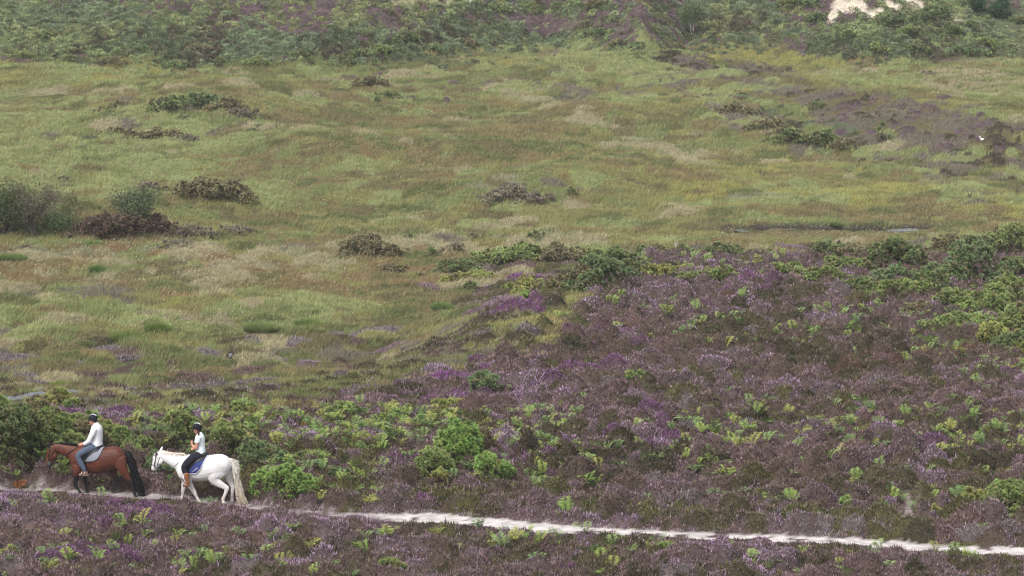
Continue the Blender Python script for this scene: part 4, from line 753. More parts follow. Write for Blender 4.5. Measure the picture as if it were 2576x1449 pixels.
# ================================================================== horses and riders
def crom(st, sub=4):
    """smooth stations (rows of numbers) by Catmull-Rom"""
    A = np.asarray(st, float); n = len(A); out = []
    for i in range(n - 1):
        p0, p1, p2, p3 = A[max(i - 1, 0)], A[i], A[i + 1], A[min(i + 2, n - 1)]
        for k in range(sub):
            t = k / sub; out.append(.5 * ((2 * p1) + (-p0 + p2) * t + (2 * p0 - 5 * p1 + 4 * p2 - p3) * t * t + (-p0 + 3 * p1 - 3 * p2 + p3) * t ** 3))
    out.append(A[-1]); return np.array(out)
def loft(st, ns=16, sub=4, horiz=False, pw=1.0, cap=True):
    """st rows: x, y, z, half size across the path (in the side plane), half width; closed body"""
    A = crom(st, sub) if sub > 1 else np.asarray(st, float); n = len(A); P = A[:, :3]
    t = np.gradient(P, axis=0); t /= np.linalg.norm(t, axis=1)[:, None] + 1e-9
    if horiz: t = np.tile([1.0, 0, 0], (n, 1))
    yh = np.tile([0.0, 1.0, 0], (n, 1)); yh = yh - (yh * t).sum(1)[:, None] * t; yh /= np.linalg.norm(yh, axis=1)[:, None] + 1e-9
    u = np.cross(yh, t); a = np.arange(ns) / ns * TAU; ca, sa = np.cos(a), np.sin(a)
    if pw != 1: ca = np.sign(ca) * np.abs(ca) ** pw; sa = np.sign(sa) * np.abs(sa) ** pw
    V = (P[:, None] + A[:, 3][:, None, None] * ca[None, :, None] * u[:, None] + A[:, 4][:, None, None] * sa[None, :, None] * yh[:, None]).reshape(-1, 3)
    F = [(i * ns + j, i * ns + (j + 1) % ns, (i + 1) * ns + (j + 1) % ns, (i + 1) * ns + j) for i in range(n - 1) for j in range(ns)]
    if cap:
        k = len(V); e0 = P[0] - t[0] * A[0, 3] * .5; e1 = P[-1] + t[-1] * A[-1, 3] * .5
        V = np.concatenate([V, [e0, e1]]); F3 = [(k, (j + 1) % ns, j) for j in range(ns)] + [(k + 1, (n - 1) * ns + j, (n - 1) * ns + (j + 1) % ns) for j in range(ns)]
    else: F3 = []
    return V, F, F3
def ball(x, y, z, rx, ry, rz, n=14):
    a = np.linspace(-1, 1, n)[1:-1] * math.pi / 2; return loft([(x, y, z + rz * math.sin(b), 0, 0) for b in a], sub=1)[0] if 0 else _ball(x, y, z, rx, ry, rz, n)
def _ball(x, y, z, rx, ry, rz, n):
    V = [(x, y, z - rz)]; F, F3 = [], []; la = [(-math.pi / 2 + math.pi * i / n) for i in range(1, n)]; m = 2 * n
    for b in la:
        for j in range(m): V.append((x + rx * math.cos(b) * math.cos(TAU * j / m), y + ry * math.cos(b) * math.sin(TAU * j / m), z + rz * math.sin(b)))
    V.append((x, y, z + rz)); L = len(la)
    for i in range(L - 1):
        for j in range(m): F.append((1 + i * m + j, 1 + i * m + (j + 1) % m, 1 + (i + 1) * m + (j + 1) % m, 1 + (i + 1) * m + j))
    for j in range(m): F3.append((0, 1 + (j + 1) % m, 1 + j)); F3.append((1 + L * m, 1 + (L - 1) * m + j, 1 + (L - 1) * m + (j + 1) % m))
    return np.array(V), F, F3
def combine(parts):
    V, F, F3, off = [], [], [], 0
    for v, f, f3 in parts:
        V.append(v); F += [tuple(i + off for i in q) for q in f]; F3 += [tuple(i + off for i in q) for q in f3]; off += len(v)
    return np.concatenate(V), F, F3
def shell(name, parts, voxel, smooth, mat, parent, colfn=None, sfac=.5):
    """melt overlapping solids into one continuous smooth skin"""
    V, F, F3 = combine(parts); me = np_mesh(name, V, [np.array(F), np.array(F3)] if F3 else np.array(F))
    import bmesh
    bm = bmesh.new(); bm.from_mesh(me); bmesh.ops.recalc_face_normals(bm, faces=bm.faces[:]); bm.to_mesh(me); bm.free()
    o = bpy.data.objects.new(name, me); S.collection.objects.link(o)
    r = o.modifiers.new('r', 'REMESH'); r.mode = 'VOXEL'; r.voxel_size = voxel; r.use_smooth_shade = True
    if smooth: s = o.modifiers.new('s', 'SMOOTH'); s.factor = sfac; s.iterations = smooth
    dg = bpy.context.evaluated_depsgraph_get(); me2 = bpy.data.meshes.new_from_object(o.evaluated_get(dg)); o.modifiers.clear(); o.data = me2; me2.name = name; bpy.data.meshes.remove(me)
    me2.polygons.foreach_set('use_smooth', np.ones(len(me2.polygons), bool))
    if colfn is not None:
        co = np.empty(len(me2.vertices) * 3, np.float32); me2.vertices.foreach_get('co', co); set_col(me2, colfn(co.reshape(-1, 3)))
    me2.materials.clear(); me2.materials.append(mat); o.parent = parent
    return o
def plain(name, parts, mat, parent, col=None, smooth=True):
    V, F, F3 = combine(parts); me = np_mesh(name, V, [np.array(F), np.array(F3)] if F3 else np.array(F), None if col is None else np.broadcast_to(lin(col), V.shape), smooth)
    return mesh_obj(name, me, mat, parent)
def strap(name, pts, r, mat, parent, flat=1.0, closed=False, sub=3):
    A = crom(np.array(pts, float), sub) if sub > 1 else np.array(pts, float)
    st = np.concatenate([A, np.full((len(A), 1), r), np.full((len(A), 1), r * flat)], 1)
    return plain(name, [loft(st, 6, 1)], mat, parent)
def blend(c1, c2, t): t = np.clip(t, 0, 1)[:, None]; return lin(c1) * (1 - t) + lin(c2) * t
M_COAT = mat_col('horse_coat', .55, .3, noise=.07, nscale=5.0); M_GREY = mat_col('grey_horse_coat', .65, .2, noise=.05, nscale=7.0)
M_HAIR = mat_col('hair', .6, .3); M_SKIN = mat_col('skin', .6, .3, noise=.05, nscale=30)
M_LEATH = mat_flat('black_leather', (38, 34, 36), .45, .45, nscale=40); M_STEEL = mat_flat('steel', (205, 205, 205), .3, .5, metal=.9)
M_SHIRT = mat_flat('white_jersey', (240, 240, 244), .9, .1, noise=.03, nscale=9.0, bump=1.0); M_POLO = mat_flat('pale_blue_polo', (230, 240, 244), .9, .1, noise=.04, nscale=9.0, bump=1.0); M_JEAN = mat_flat('grey_blue_denim', (88, 98, 118), .9, .1, noise=.14, bump=.2)
M_BREECH = mat_flat('black_breeches', (40, 40, 50), .85, .15); M_BOOT = mat_flat('tan_leather', (134, 88, 56), .6, .3, noise=.2); M_SHOE = mat_flat('brown_suede', (122, 100, 92), .85, .15, noise=.15)
M_HELM = mat_flat('navy_black_velvet', (36, 36, 46), .8, .2); M_SOCK = mat_flat('dark_sock', (44, 46, 66), .9, .1); M_NAVY = mat_flat('navy_quilt', (58, 66, 122), .85, .15); M_PIPE = mat_flat('white_piping', (225, 222, 228), .7, .2)
# grey quilted pad: diamond stitching in the material
M_QUILT = mat_flat('grey_quilt', (158, 160, 172), .9, .1); t_ = M_QUILT.node_tree; b_ = t_.nodes['Principled BSDF']; src = b_.inputs['Base Color'].links[0].from_socket
tc_ = t_.nodes.new('ShaderNodeTexCoord'); prev = src
for ang in (.7, -.7):
    mp = t_.nodes.new('ShaderNodeMapping'); mp.inputs['Rotation'].default_value = (0, ang, 0); w_ = t_.nodes.new('ShaderNodeTexWave'); w_.inputs['Scale'].default_value = 7.5; w_.bands_direction = 'X'
    cr = t_.nodes.new('ShaderNodeValToRGB'); cr.color_ramp.elements[0].position = .03; cr.color_ramp.elements[1].position = .16; cr.color_ramp.elements[0].color = (.35, .36, .42, 1)
    mx = t_.nodes.new('ShaderNodeMix'); mx.data_type = 'RGBA'; mx.blend_type = 'MULTIPLY'; mx.inputs[0].default_value = 1
    t_.links.new(tc_.outputs['Object'], mp.inputs[0]); t_.links.new(mp.outputs[0], w_.inputs[0]); t_.links.new(w_.outputs['Fac'], cr.inputs[0]); t_.links.new(prev, mx.inputs[6]); t_.links.new(cr.outputs[0], mx.inputs[7]); prev = mx.outputs[2]
t_.links.new(prev, b_.inputs['Base Color'])

class Frame:
    """maps measured side-view points to the animal's own metres"""
    def __init__(s, x0, z0, k, shear, rot): s.x0, s.z0, s.k, s.sh, s.c = x0, z0, k, shear, math.cos(rot)
    def __call__(s, cx, cy, y=0.0):
        dx = cx - s.x0; return (dx / s.k / s.c, y, (s.z0 - (cy - s.sh * dx)) / s.k / .978)
    def st(s, rows):   # rows: cx, cy, y, half(px), halfwidth(m)
        return [(*s(r[0], r[1], r[2]), r[3] / s.k, r[4]) for r in rows]
def limb(f, rows, ns=12): return loft(f.st(rows), ns, 4)
def torso(f, rows):
    return [(*f(r[0], (r[1] + r[2]) / 2), (r[2] - r[1]) / 2 / f.k, r[3]) for r in rows]
def hair_blades(rng, P, D, L, w, col, jit=.2):
    global RNG
    keep = RNG; RNG = rng; n = len(P); J = np.clip(rng.normal(1, jit * .5, (n, 1)), .5, 1.6); v, fc, c = kites(P, L, np.full(n, w), unit(D), lin(col) * J * .85, lin(col) * J); RNG = keep; return v, fc, c
def make_horse(f, root, spec):
    K = f.k; ts = torso(f, spec['torso']); TS = np.array(ts); o_ = np.argsort(TS[:, 0]); TS = TS[o_]
    def body_at(x): return np.interp(x, TS[:, 0], TS[:, 2]), np.interp(x, TS[:, 0], TS[:, 3]), np.interp(x, TS[:, 0], TS[:, 4])
    parts = [loft(ts, 20, 4, horiz=True, pw=.92)] + [limb(f, spec['neck'], 18), limb(f, spec['head'], 16)]
    for L in spec['legs']: parts.append(limb(f, L, 12))
    for b in spec.get('balls', []): x, y, z = f(b[0], b[1], b[2]); parts.append(_ball(x, y, z, b[3] / K, b[4], b[5] / K, 8))
    for e in spec['ears']:
        (x0, z0), (x1, z1), hw, y = e; a = f(x0, z0, y); b = f(x1, z1, y * 1.15); parts.append(loft([(*a, hw / K, .03), (*(np.array(a) * .5 + np.array(b) * .5), hw * .95 / K, .026), (*b, hw * .22 / K, .008)], 10, 3))
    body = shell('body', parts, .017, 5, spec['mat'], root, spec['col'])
    return TS, body_at
def wrap_sheet(name, f, body_at, front, back, bottom, off, mat, parent, thick=.012, top_off=0.0, ns=22, nt=34, both=True):
    """cloth lying over the back and both flanks. front/back: lists (z,x); bottom: list (x,z)"""
    fz = np.array(sorted(front)); bz = np.array(sorted(back)); V = []
    for s in np.linspace(0, 1, ns):
        for t in np.linspace(-1, 1, nt):
            x = fz[:, 1].mean() * (1 - s) + bz[:, 1].mean() * s
            for _ in range(4):
                zc, hz, hw = body_at(x); hz = hz + off + top_off; hw = hw + off; zb = np.interp(s, *zip(*bottom)); ab = math.acos(np.clip((zb - zc) / hz, -.98, .98)); a = abs(t) * ab; z = zc + hz * math.cos(a)
                x = np.interp(z, fz[:, 0], fz[:, 1]) * (1 - s) + np.interp(z, bz[:, 0], bz[:, 1]) * s
            V.append((x, math.copysign(hw * math.sin(a) ** .92, t), z))
    V = np.array(V); I = np.arange(ns * nt).reshape(ns, nt); F = np.stack([I[:-1, :-1].ravel(), I[:-1, 1:].ravel(), I[1:, 1:].ravel(), I[1:, :-1].ravel()], 1)
    me = np_mesh(name, V, F, smooth=True); o = mesh_obj(name, me, mat, parent); m = o.modifiers.new('t', 'SOLIDIFY'); m.thickness = thick; m.offset = 0
    return o, V.reshape(ns, nt, 3)
def ring(f, cx, cy, ang, hx, hy, r, mat, parent, name, k=14):
    """strap round the head at photo point, section half sizes hx (px) and hy (m), ang = tilt of the plane"""
    c = np.array(f(cx, cy)); ux = np.array([math.cos(ang), 0, math.sin(ang)]); pts = [c + ux * hx / f.k * math.cos(a) + np.array([0, 1, 0]) * hy * math.sin(a) for a in np.linspace(0, TAU, k + 1)]
    return strap(name, pts, r, mat, parent, sub=2)
# ---------------------------------------------------------------- bay horse
ROTB = math.radians(-11); fb = Frame(850, 1270, 447.0, .05, ROTB)
hx_, hy_ = hit(241.6, 1240); bay = empty('horse', (hx_, hy_, gz1(hx_, hy_) - .05), ROTB); tag(bay, 'bay horse with black mane and tail and a grey quilted saddle pad', 'horse', 'ridden horses on the path')
def bay_col(c):
    x, y, z = c.T; X = x * fb.c * fb.k + 850; Y = 1270 + fb.sh * (X - 850) - z * fb.k * .978
    n = vnoise(x / .12, z / .12, 3); col = blend((98, 54, 40), (84, 47, 37), sstep(.2, .8, n) * .7)
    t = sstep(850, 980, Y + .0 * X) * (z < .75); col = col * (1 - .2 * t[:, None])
    leg = sstep(.62, .5, z - .06 * (X < 800)); col = col * (1 - leg[:, None]) + lin((34, 30, 32)) * leg[:, None]
    muz = sstep(785, 850, Y) * (X < 260); col = col * (1 - muz[:, None]) + lin((62, 54, 56)) * muz[:, None]
    tan = np.exp(-(((X - 140) / 40) ** 2 + ((Y - 800) / 26) ** 2)); col = col * (1 - .5 * tan[:, None]) + lin((150, 110, 74)) * .5 * tan[:, None]
    ear = (Y < 600) & (X < 215) & (y < 0); col[ear] = lin((30, 26, 28)); eye = ((X - 172) ** 2 / 90 + (Y - 672) ** 2 / 60 < 1) & (np.abs(y) > .03); col[eye] = lin((16, 12, 12))
    return col
spec = dict(mat=M_COAT, col=bay_col,
 torso=[(500, 690, 850, .13), (540, 630, 905, .21), (600, 585, 945, .26), (680, 572, 965, .275), (780, 592, 976, .295), (880, 606, 984, .31), (960, 606, 976, .315), (1040, 594, 950, .31), (1110, 588, 930, .30), (1180, 602, 915, .27), (1240, 636, 890, .21), (1278, 690, 850, .12)],
 neck=[(630, 735, 0, 150, .20), (560, 700, 0, 122, .15), (480, 668, 0, 100, .115), (400, 640, 0, 82, .095), (320, 612, 0, 66, .085), (250, 598, 0, 50, .075)],
 head=[(235, 588, 0, 44, .07), (222, 640, 0, 70, .10), (214, 695, 0, 78, .105), (200, 750, 0, 66, .085), (184, 800, 0, 54, .066), (174, 845, 0, 50, .062), (180, 874, 0, 34, .05)],
 legs=[  # near fore (bent), far fore, near hind, far hind
  [(610, 850, -.15, 90, .12), (606, 930, -.17, 62, .1), (590, 1010, -.17, 44, .062), (578, 1085, -.17, 32, .045), (580, 1120, -.17, 33, .045), (610, 1170, -.17, 21, .028), (640, 1215, -.17, 21, .03), (662, 1238, -.17, 20, .028), (672, 1256, -.17, 30, .042), (668, 1270, -.17, 34, .05)],
  [(660, 880, .15, 80, .11), (668, 960, .15, 50, .08), (672, 1040, .15, 34, .05), (676, 1100, .15, 30, .042), (684, 1160, .15, 20, .027), (692, 1205, .15, 23, .03), (700, 1235, .15, 22, .03), (702, 1258, .15, 32, .048)],
  [(1200, 770, -.12, 120, .15), (1240, 860, -.15, 92, .13), (1276, 930, -.16, 66, .095), (1318, 1010, -.16, 46, .065), (1362, 1080, -.16, 37, .045), (1384, 1120, -.16, 32, .04), (1402, 1190, -.16, 22, .028), (1420, 1240, -.16, 25, .032), (1432, 1275, -.16, 22, .03), (1438, 1302, -.16, 34, .05)],
  [(1120, 800, .12, 130, .14), (1082, 880, .15, 98, .12), (1085, 960, .15, 66, .09), (1105, 1030, .15, 44, .06), (1128, 1088, .15, 35, .044), (1132, 1122, .15, 30, .038), (1108, 1170, .15, 22, .028), (1086, 1205, .15, 24, .03), (1076, 1228, .15, 24, .03), (1074, 1248, .15, 33, .048)]],
 balls=[(1150, 740, -.1, 120, .19, 130), (1150, 740, .1, 120, .19, 130), (600, 820, -.1, 85, .14, 110), (600, 820, .1, 85, .14, 110), (262, 720, -.02, 48, .09, 55), (158, 850, -.035, 20, .03, 18)],
 ears=[((196, 590), (186, 520), 17, -.055), ((236, 578), (246, 515), 15, .06)])
TSb, bodyb = make_horse(fb, bay, spec)
rg = np.random.default_rng(21)
# mane and forelock
def mane(f, pts, n, col, parent, Lr, side, w=.009, th=.028):
    A = crom(np.array([f(*p) for p in pts]), 6); t = rg.random(n) * (len(A) - 1.01); i = t.astype(int); P = A[i] * (1 - (t - i))[:, None] + A[i + 1] * (t - i)[:, None]
    P = P + rg.normal(size=(n, 3)) * [.012, .018, .012] - [0, 0, .01]; D = np.stack([rg.normal(.12, .25, n), side * rg.uniform(.2, .7, n) + rg.normal(size=n) * .1, rg.uniform(-1.1, -.05, n)], 1)
    v, fc, c = hair_blades(rg, P, D, rg.uniform(*Lr, n), w, col); core = loft([(*p, th, th * .8) for p in A[::3]], 8, 1); k = len(v)
    me = np_mesh('mane', np.concatenate([v, core[0]]), [fc, np.array(core[1]) + k, np.array(core[2]) + k], np.concatenate([c, np.broadcast_to(lin(col) * .9, core[0].shape)])); return mesh_obj('mane', me, M_HAIR, parent)
mane(fb, [(215, 566), (300, 546), (380, 542), (460, 546), (540, 554), (610, 566)], 900, (26, 22, 24), bay, (.05, .15), .6)
def tail(f, rows, n, col, parent, w=.016, fringe=.28, core=.72, tip=None):
    A = np.array([(*f(r[0], r[1], 0), r[2] / f.k) for r in rows]); A = crom(A, 6); st = [(*a[:3], a[3] * core, a[3] * core * .75) for a in A]; cr = loft(st, 12, 1)
    m = len(A); t = rg.random(n) ** .9 * (m - 2); i = t.astype(int); P = A[i, :3]; T_ = unit(A[np.minimum(i + 2, m - 1), :3] - A[np.maximum(i - 1, 0), :3]); R_ = A[i, 3]
    o2 = rg.normal(size=(n, 3)); o2 = unit(o2 - (o2 * T_).sum(1)[:, None] * T_); P = P + o2 * (R_ * rg.uniform(.6, 1.02, n))[:, None] * [1, .75, 1]; D = T_ + o2 * fringe * rg.uniform(-.3, .6, (n, 1)) + rg.normal(size=(n, 3)) * .05
    v, fc, c = hair_blades(rg, P, D, rg.uniform(.12, .34, n), w, col, .16); k = len(v)
    if tip is not None: zt = np.clip((v[:, 2] - A[-1, 2]) / (A[0, 2] - A[-1, 2]), 0, 1)[:, None]; c = c * zt + c * lin(tip) / lin(col) * (1 - zt)
    cc = np.broadcast_to(lin(col) * .95, cr[0].shape).copy()
    me = np_mesh('tail', np.concatenate([v, cr[0]]), [fc, np.array(cr[1]) + k, np.array(cr[2]) + k], np.concatenate([c, cc])); return mesh_obj('tail', me, M_HAIR, parent)
tail(fb, [(1245, 668, 22), (1290, 690, 40), (1335, 750, 54), (1368, 830, 58), (1392, 920, 54), (1418, 1010, 58), (1446, 1090, 62), (1468, 1150, 56), (1484, 1195, 34), (1492, 1215, 12)], 1500, (26, 23, 28), bay)
# pad, saddle, girth, stirrup leathers, bridle
zx = lambda f, pts: [(f(a, b)[2], f(a, b)[0]) for a, b in pts]
wrap_sheet('saddle_pad', fb, bodyb, zx(fb, [(690, 560), (700, 650), (712, 790)]), zx(fb, [(985, 600), (965, 660), (935, 725), (905, 772)]), [(0, fb(730, 790)[2]), (.7, fb(860, 782)[2]), (.88, fb(900, 768)[2]), (1, fb(925, 735)[2])], .02, M_QUILT, bay)
wrap_sheet('saddle', fb, bodyb, zx(fb, [(700, 560), (700, 640), (715, 760)]), zx(fb, [(940, 600), (915, 640), (850, 660), (800, 700), (770, 770)]), [(0, fb(730, 765)[2]), (.5, fb(800, 760)[2]), (1, fb(850, 700)[2])], .035, M_LEATH, bay, .02)
plain('saddle_seat', [loft([(*fb(700, 585), .03, .09), (*fb(740, 590), .04, .13), (*fb(800, 602), .035, .15), (*fb(870, 602), .045, .17), (*fb(920, 588), .06, .16), (*fb(948, 576), .05, .10)], 14, 4)], M_LEATH, bay)
zc, hz, hw = bodyb(fb(735, 800)[0]); strap('girth', [(fb(735, 0)[0], (hw + .012) * math.sin(a), zc + (hz + .012) * math.cos(a)) for a in np.linspace(1.3, TAU - 1.3, 18)], .03, M_LEATH, bay, .3, sub=1)
for sgn in (-1, 1):
    p0 = fb(760, 640); p1 = fb(706, 905)
    strap('stirrup_leather', [(p0[0], sgn * .33, p0[2]), (p1[0], sgn * .40, p1[2])], .012, M_LEATH, bay, .4, sub=1)
    c = fb(706, 940); strap('stirrup_iron', [(c[0] + .02 * math.cos(a) * .6, sgn * .40 + .06 * math.sin(a), c[2] + .078 * math.cos(a)) for a in np.linspace(0, TAU, 14)], .010, M_STEEL, bay, sub=1)
br = empty('bridle'); br.parent = bay
ring(fb, 176, 795, .05, 62, .074, .011, M_LEATH, br, 'noseband'); ring(fb, 205, 625, -.55, 62, .108, .011, M_LEATH, br, 'browband'); ring(fb, 250, 680, 1.2, 84, .108, .009, M_LEATH, br, 'throatlatch')
for sgn in (-1, 1): strap('cheekpiece', [fb(212, 598, sgn * .085), fb(196, 680, sgn * .114), fb(188, 740, sgn * .10), fb(190, 812, sgn * .078)], .011, M_LEATH, br)
for sgn in (-1, 1): c = fb(192, 815, sgn * .082); strap('bit_ring', [(c[0] + .035 * math.cos(a), c[1], c[2] + .035 * math.sin(a)) for a in np.linspace(0, TAU, 12)], .006, M_STEEL, br, sub=1)
for sgn in (-1, 1): strap('rein', [fb(195, 818, sgn * .085), fb(300, 765, sgn * .12), fb(390, 722, sgn * .125), fb(480, 668, sgn * .14), fb(560, 620, sgn * .13), fb(615, 580, sgn * .09)], .011, M_LEATH, bay)
# ---------------------------------------------------------------- white horse
ROTW = math.radians(-14); fw = Frame(900, 1285, 463.0, .085, ROTW)
wx_, wy_ = hit(513.3, 1262); gre = empty('horse', (wx_, wy_, gz1(wx_, wy_) - .05), ROTW); tag(gre, 'white grey horse with cream tail and a navy saddle pad with white edging', 'horse', 'ridden horses on the path')
def gre_col(c):
    x, y, z = c.T; X = x * fw.c * fw.k + 900; Y = 1285 + fw.sh * (X - 900) - z * fw.k * .978
    n = vnoise(x / .2, z / .2, 2); col = blend((238, 236, 236), (222, 219, 220), sstep(.4, .8, n))
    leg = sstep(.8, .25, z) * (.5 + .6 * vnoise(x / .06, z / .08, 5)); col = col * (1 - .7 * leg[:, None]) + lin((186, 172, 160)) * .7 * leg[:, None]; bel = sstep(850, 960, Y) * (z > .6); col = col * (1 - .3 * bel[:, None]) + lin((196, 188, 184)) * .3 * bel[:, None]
    muz = sstep(730, 800, Y) * (X < 260); col = col * (1 - .75 * muz[:, None]) + lin((140, 116, 116)) * .75 * muz[:, None]
    fl = (vnoise(x / .018, z / .018, 6) > .93) & (vnoise(x / .25, z / .3, 4) > .5) & (X > 950); col[fl] = lin((110, 104, 108))
    ear = (Y < 575) & (Y > 495) & (X < 236) & (X > 196) & (y < -.05); col[ear] = lin((74, 62, 60)); eye = ((X - 160) ** 2 / 110 + (Y - 632) ** 2 / 60 < 1) & (np.abs(y) > .03); col[eye] = lin((26, 22, 24)); nos = ((X - 124) ** 2 / 60 + (Y - 772) ** 2 / 120 < 1); col[nos] = lin((50, 42, 44))
    hoof = z < .06; col[hoof] = lin((150, 136, 122)); return col
spec = dict(mat=M_GREY, col=gre_col,
 torso=[(520, 690, 860, .13), (555, 630, 925, .21), (620, 585, 955, .265), (700, 572, 966, .28), (800, 592, 974, .305), (890, 604, 978, .32), (970, 600, 968, .325), (1050, 590, 948, .32), (1130, 586, 938, .31), (1200, 602, 920, .28), (1262, 640, 885, .22), (1296, 690, 830, .12)],
 neck=[(620, 740, 0, 148, .20), (560, 700, 0, 128, .15), (490, 672, 0, 110, .115), (410, 635, 0, 88, .095), (340, 600, 0, 76, .088), (270, 566, 0, 62, .08), (240, 552, 0, 52, .07)],
 head=[(250, 548, 0, 52, .075), (232, 585, 0, 70, .10), (220, 635, 0, 76, .105), (203, 685, 0, 66, .085), (182, 730, 0, 54, .066), (168, 770, 0, 46, .06), (172, 796, 0, 32, .05)],
 legs=[
  [(690, 850, -.15, 90, .12), (690, 950, -.17, 66, .1), (725, 1020, -.17, 48, .065), (768, 1090, -.17, 36, .046), (784, 1120, -.17, 35, .045), (812, 1175, -.17, 23, .03), (838, 1222, -.17, 25, .032), (852, 1248, -.17, 22, .03), (866, 1278, -.17, 34, .05)],
  [(600, 860, .15, 85, .11), (596, 950, .15, 52, .08), (582, 1020, .15, 38, .052), (574, 1085, .15, 34, .044), (568, 1110, .15, 30, .04), (562, 1165, .15, 21, .028), (556, 1200, .15, 24, .03), (550, 1218, .15, 22, .03), (543, 1240, .15, 33, .048)],
  [(1150, 800, -.12, 130, .16), (1080, 890, -.16, 108, .14), (1100, 960, -.17, 80, .1), (1165, 1010, -.17, 56, .07), (1235, 1052, -.17, 44, .05), (1262, 1076, -.17, 40, .044), (1248, 1130, -.17, 27, .032), (1222, 1190, -.17, 25, .03), (1206, 1225, -.17, 28, .034), (1206, 1258, -.17, 24, .03), (1220, 1292, -.17, 36, .05)],
  [(1210, 800, .12, 110, .14), (1240, 900, .15, 80, .11), (1252, 970, .15, 56, .08), (1282, 1040, .15, 40, .055), (1304, 1088, .15, 34, .042), (1302, 1120, .15, 30, .038), (1296, 1190, .15, 24, .028), (1294, 1240, .15, 27, .032), (1294, 1275, .15, 25, .03), (1292, 1312, .15, 35, .05)]],
 balls=[(1170, 740, -.1, 118, .2, 125), (1170, 740, .1, 118, .2, 125), (620, 830, -.1, 85, .14, 105), (620, 830, .1, 85, .14, 105), (258, 665, -.02, 46, .09, 52), (148, 778, -.035, 20, .03, 18)],
 ears=[((216, 560), (214, 502), 17, -.09), ((258, 515), (292, 450), 20, .05)])
TSw, bodyw = make_horse(fw, gre, spec)
mane(fw, [(250, 508), (320, 520), (400, 542), (480, 556), (560, 562), (625, 566)], 700, (226, 214, 196), gre, (.05, .17), -.7, th=.024)
tail(fw, [(1278, 668, 20), (1318, 690, 34), (1348, 740, 40), (1364, 820, 40), (1378, 910, 42), (1394, 1000, 46), (1410, 1080, 52), (1424, 1150, 58), (1440, 1205, 60), (1456, 1245, 40)], 1700, (230, 226, 218), gre, tip=(208, 194, 172))
_, padg = wrap_sheet('saddle_pad', fw, bodyw, zx(fw, [(735, 560), (655, 640), (612, 740), (625, 810)]), zx(fw, [(975, 590), (955, 640), (915, 740), (885, 800)]), [(0, fw(640, 800)[2]), (.12, fw(660, 826)[2]), (.55, fw(760, 836)[2]), (.82, fw(850, 832)[2]), (.93, fw(880, 810)[2]), (1, fw(900, 770)[2])], .02, M_NAVY, gre)
for sgn, col_ in ((-1, 0), (1, -1)):
    edge = np.concatenate([padg[0, 17:0:-1] if sgn < 0 else padg[0, 17:33], padg[:, col_], padg[-1, 0:17] if sgn < 0 else padg[-1, 33:17:-1]])
    e2 = edge * [1, 1.02, 1] ; strap('white_edging', e2, .010, M_PIPE, gre, 1, sub=1)
wrap_sheet('saddle', fw, bodyw, zx(fw, [(735, 560), (690, 640), (668, 740), (680, 800)]), zx(fw, [(955, 600), (930, 640), (860, 660), (800, 700), (760, 790)]), [(0, fw(690, 800)[2]), (.5, fw(740, 800)[2]), (1, fw(850, 700)[2])], .035, M_LEATH, gre, .02)
plain('saddle_seat', [loft([(*fw(710, 575), .03, .09), (*fw(750, 586), .04, .13), (*fw(810, 600), .035, .15), (*fw(880, 600), .045, .17), (*fw(930, 580), .07, .16), (*fw(958, 562), .05, .10)], 14, 4)], M_LEATH, gre)
zc, hz, hw = bodyw(fw(700, 830)[0]); strap('girth', [(fw(700, 0)[0], (hw + .012) * math.sin(a), zc + (hz + .012) * math.cos(a)) for a in np.linspace(1.3, TAU - 1.3, 18)], .03, M_LEATH, gre, .3, sub=1)
for sgn in (-1, 1):
    p0 = fw(740, 640); p1 = fw(660, 930)
    strap('stirrup_leather', [(p0[0], sgn * .34, p0[2]), (p1[0], sgn * .41, p1[2])], .012, M_LEATH, gre, .4, sub=1)
    c = fw(668, 965); strap('stirrup_iron', [(c[0] + .02 * math.cos(a) * .6, sgn * .42 + .055 * math.sin(a), c[2] + .07 * math.cos(a)) for a in np.linspace(0, TAU, 14)], .009, M_STEEL, gre, sub=1)
br = empty('bridle'); br.parent = gre
ring(fw, 188, 728, -.45, 66, .078, .011, M_LEATH, br, 'noseband'); ring(fw, 214, 590, -.6, 62, .106, .010, M_LEATH, br, 'browband'); ring(fw, 246, 655, 1.25, 88, .108, .009, M_LEATH, br, 'throatlatch')
for sgn in (-1, 1): strap('cheekpiece', [fw(216, 560, sgn * .09), fw(205, 620, sgn * .116), fw(186, 690, sgn * .095), fw(190, 750, sgn * .075)], .013, M_LEATH, br)
for sgn in (-1, 1): c = fw(192, 762, sgn * .075); strap('bit_ring', [(c[0] + .035 * math.cos(a), c[1], c[2] + .035 * math.sin(a)) for a in np.linspace(0, TAU, 12)], .006, M_STEEL, br, sub=1)
for sgn in (-1, 1): strap('rein', [fw(195, 765, sgn * .08), fw(270, 782, sgn * .10), fw(350, 788, sgn * .13), fw(440, 768, sgn * .16), fw(540, 690, sgn * .16), fw(620, 620, sgn * .12), fw(700, 555, sgn * .05), fw(725, 525, sgn * .03 + .1)], .009, M_LEATH, gre)
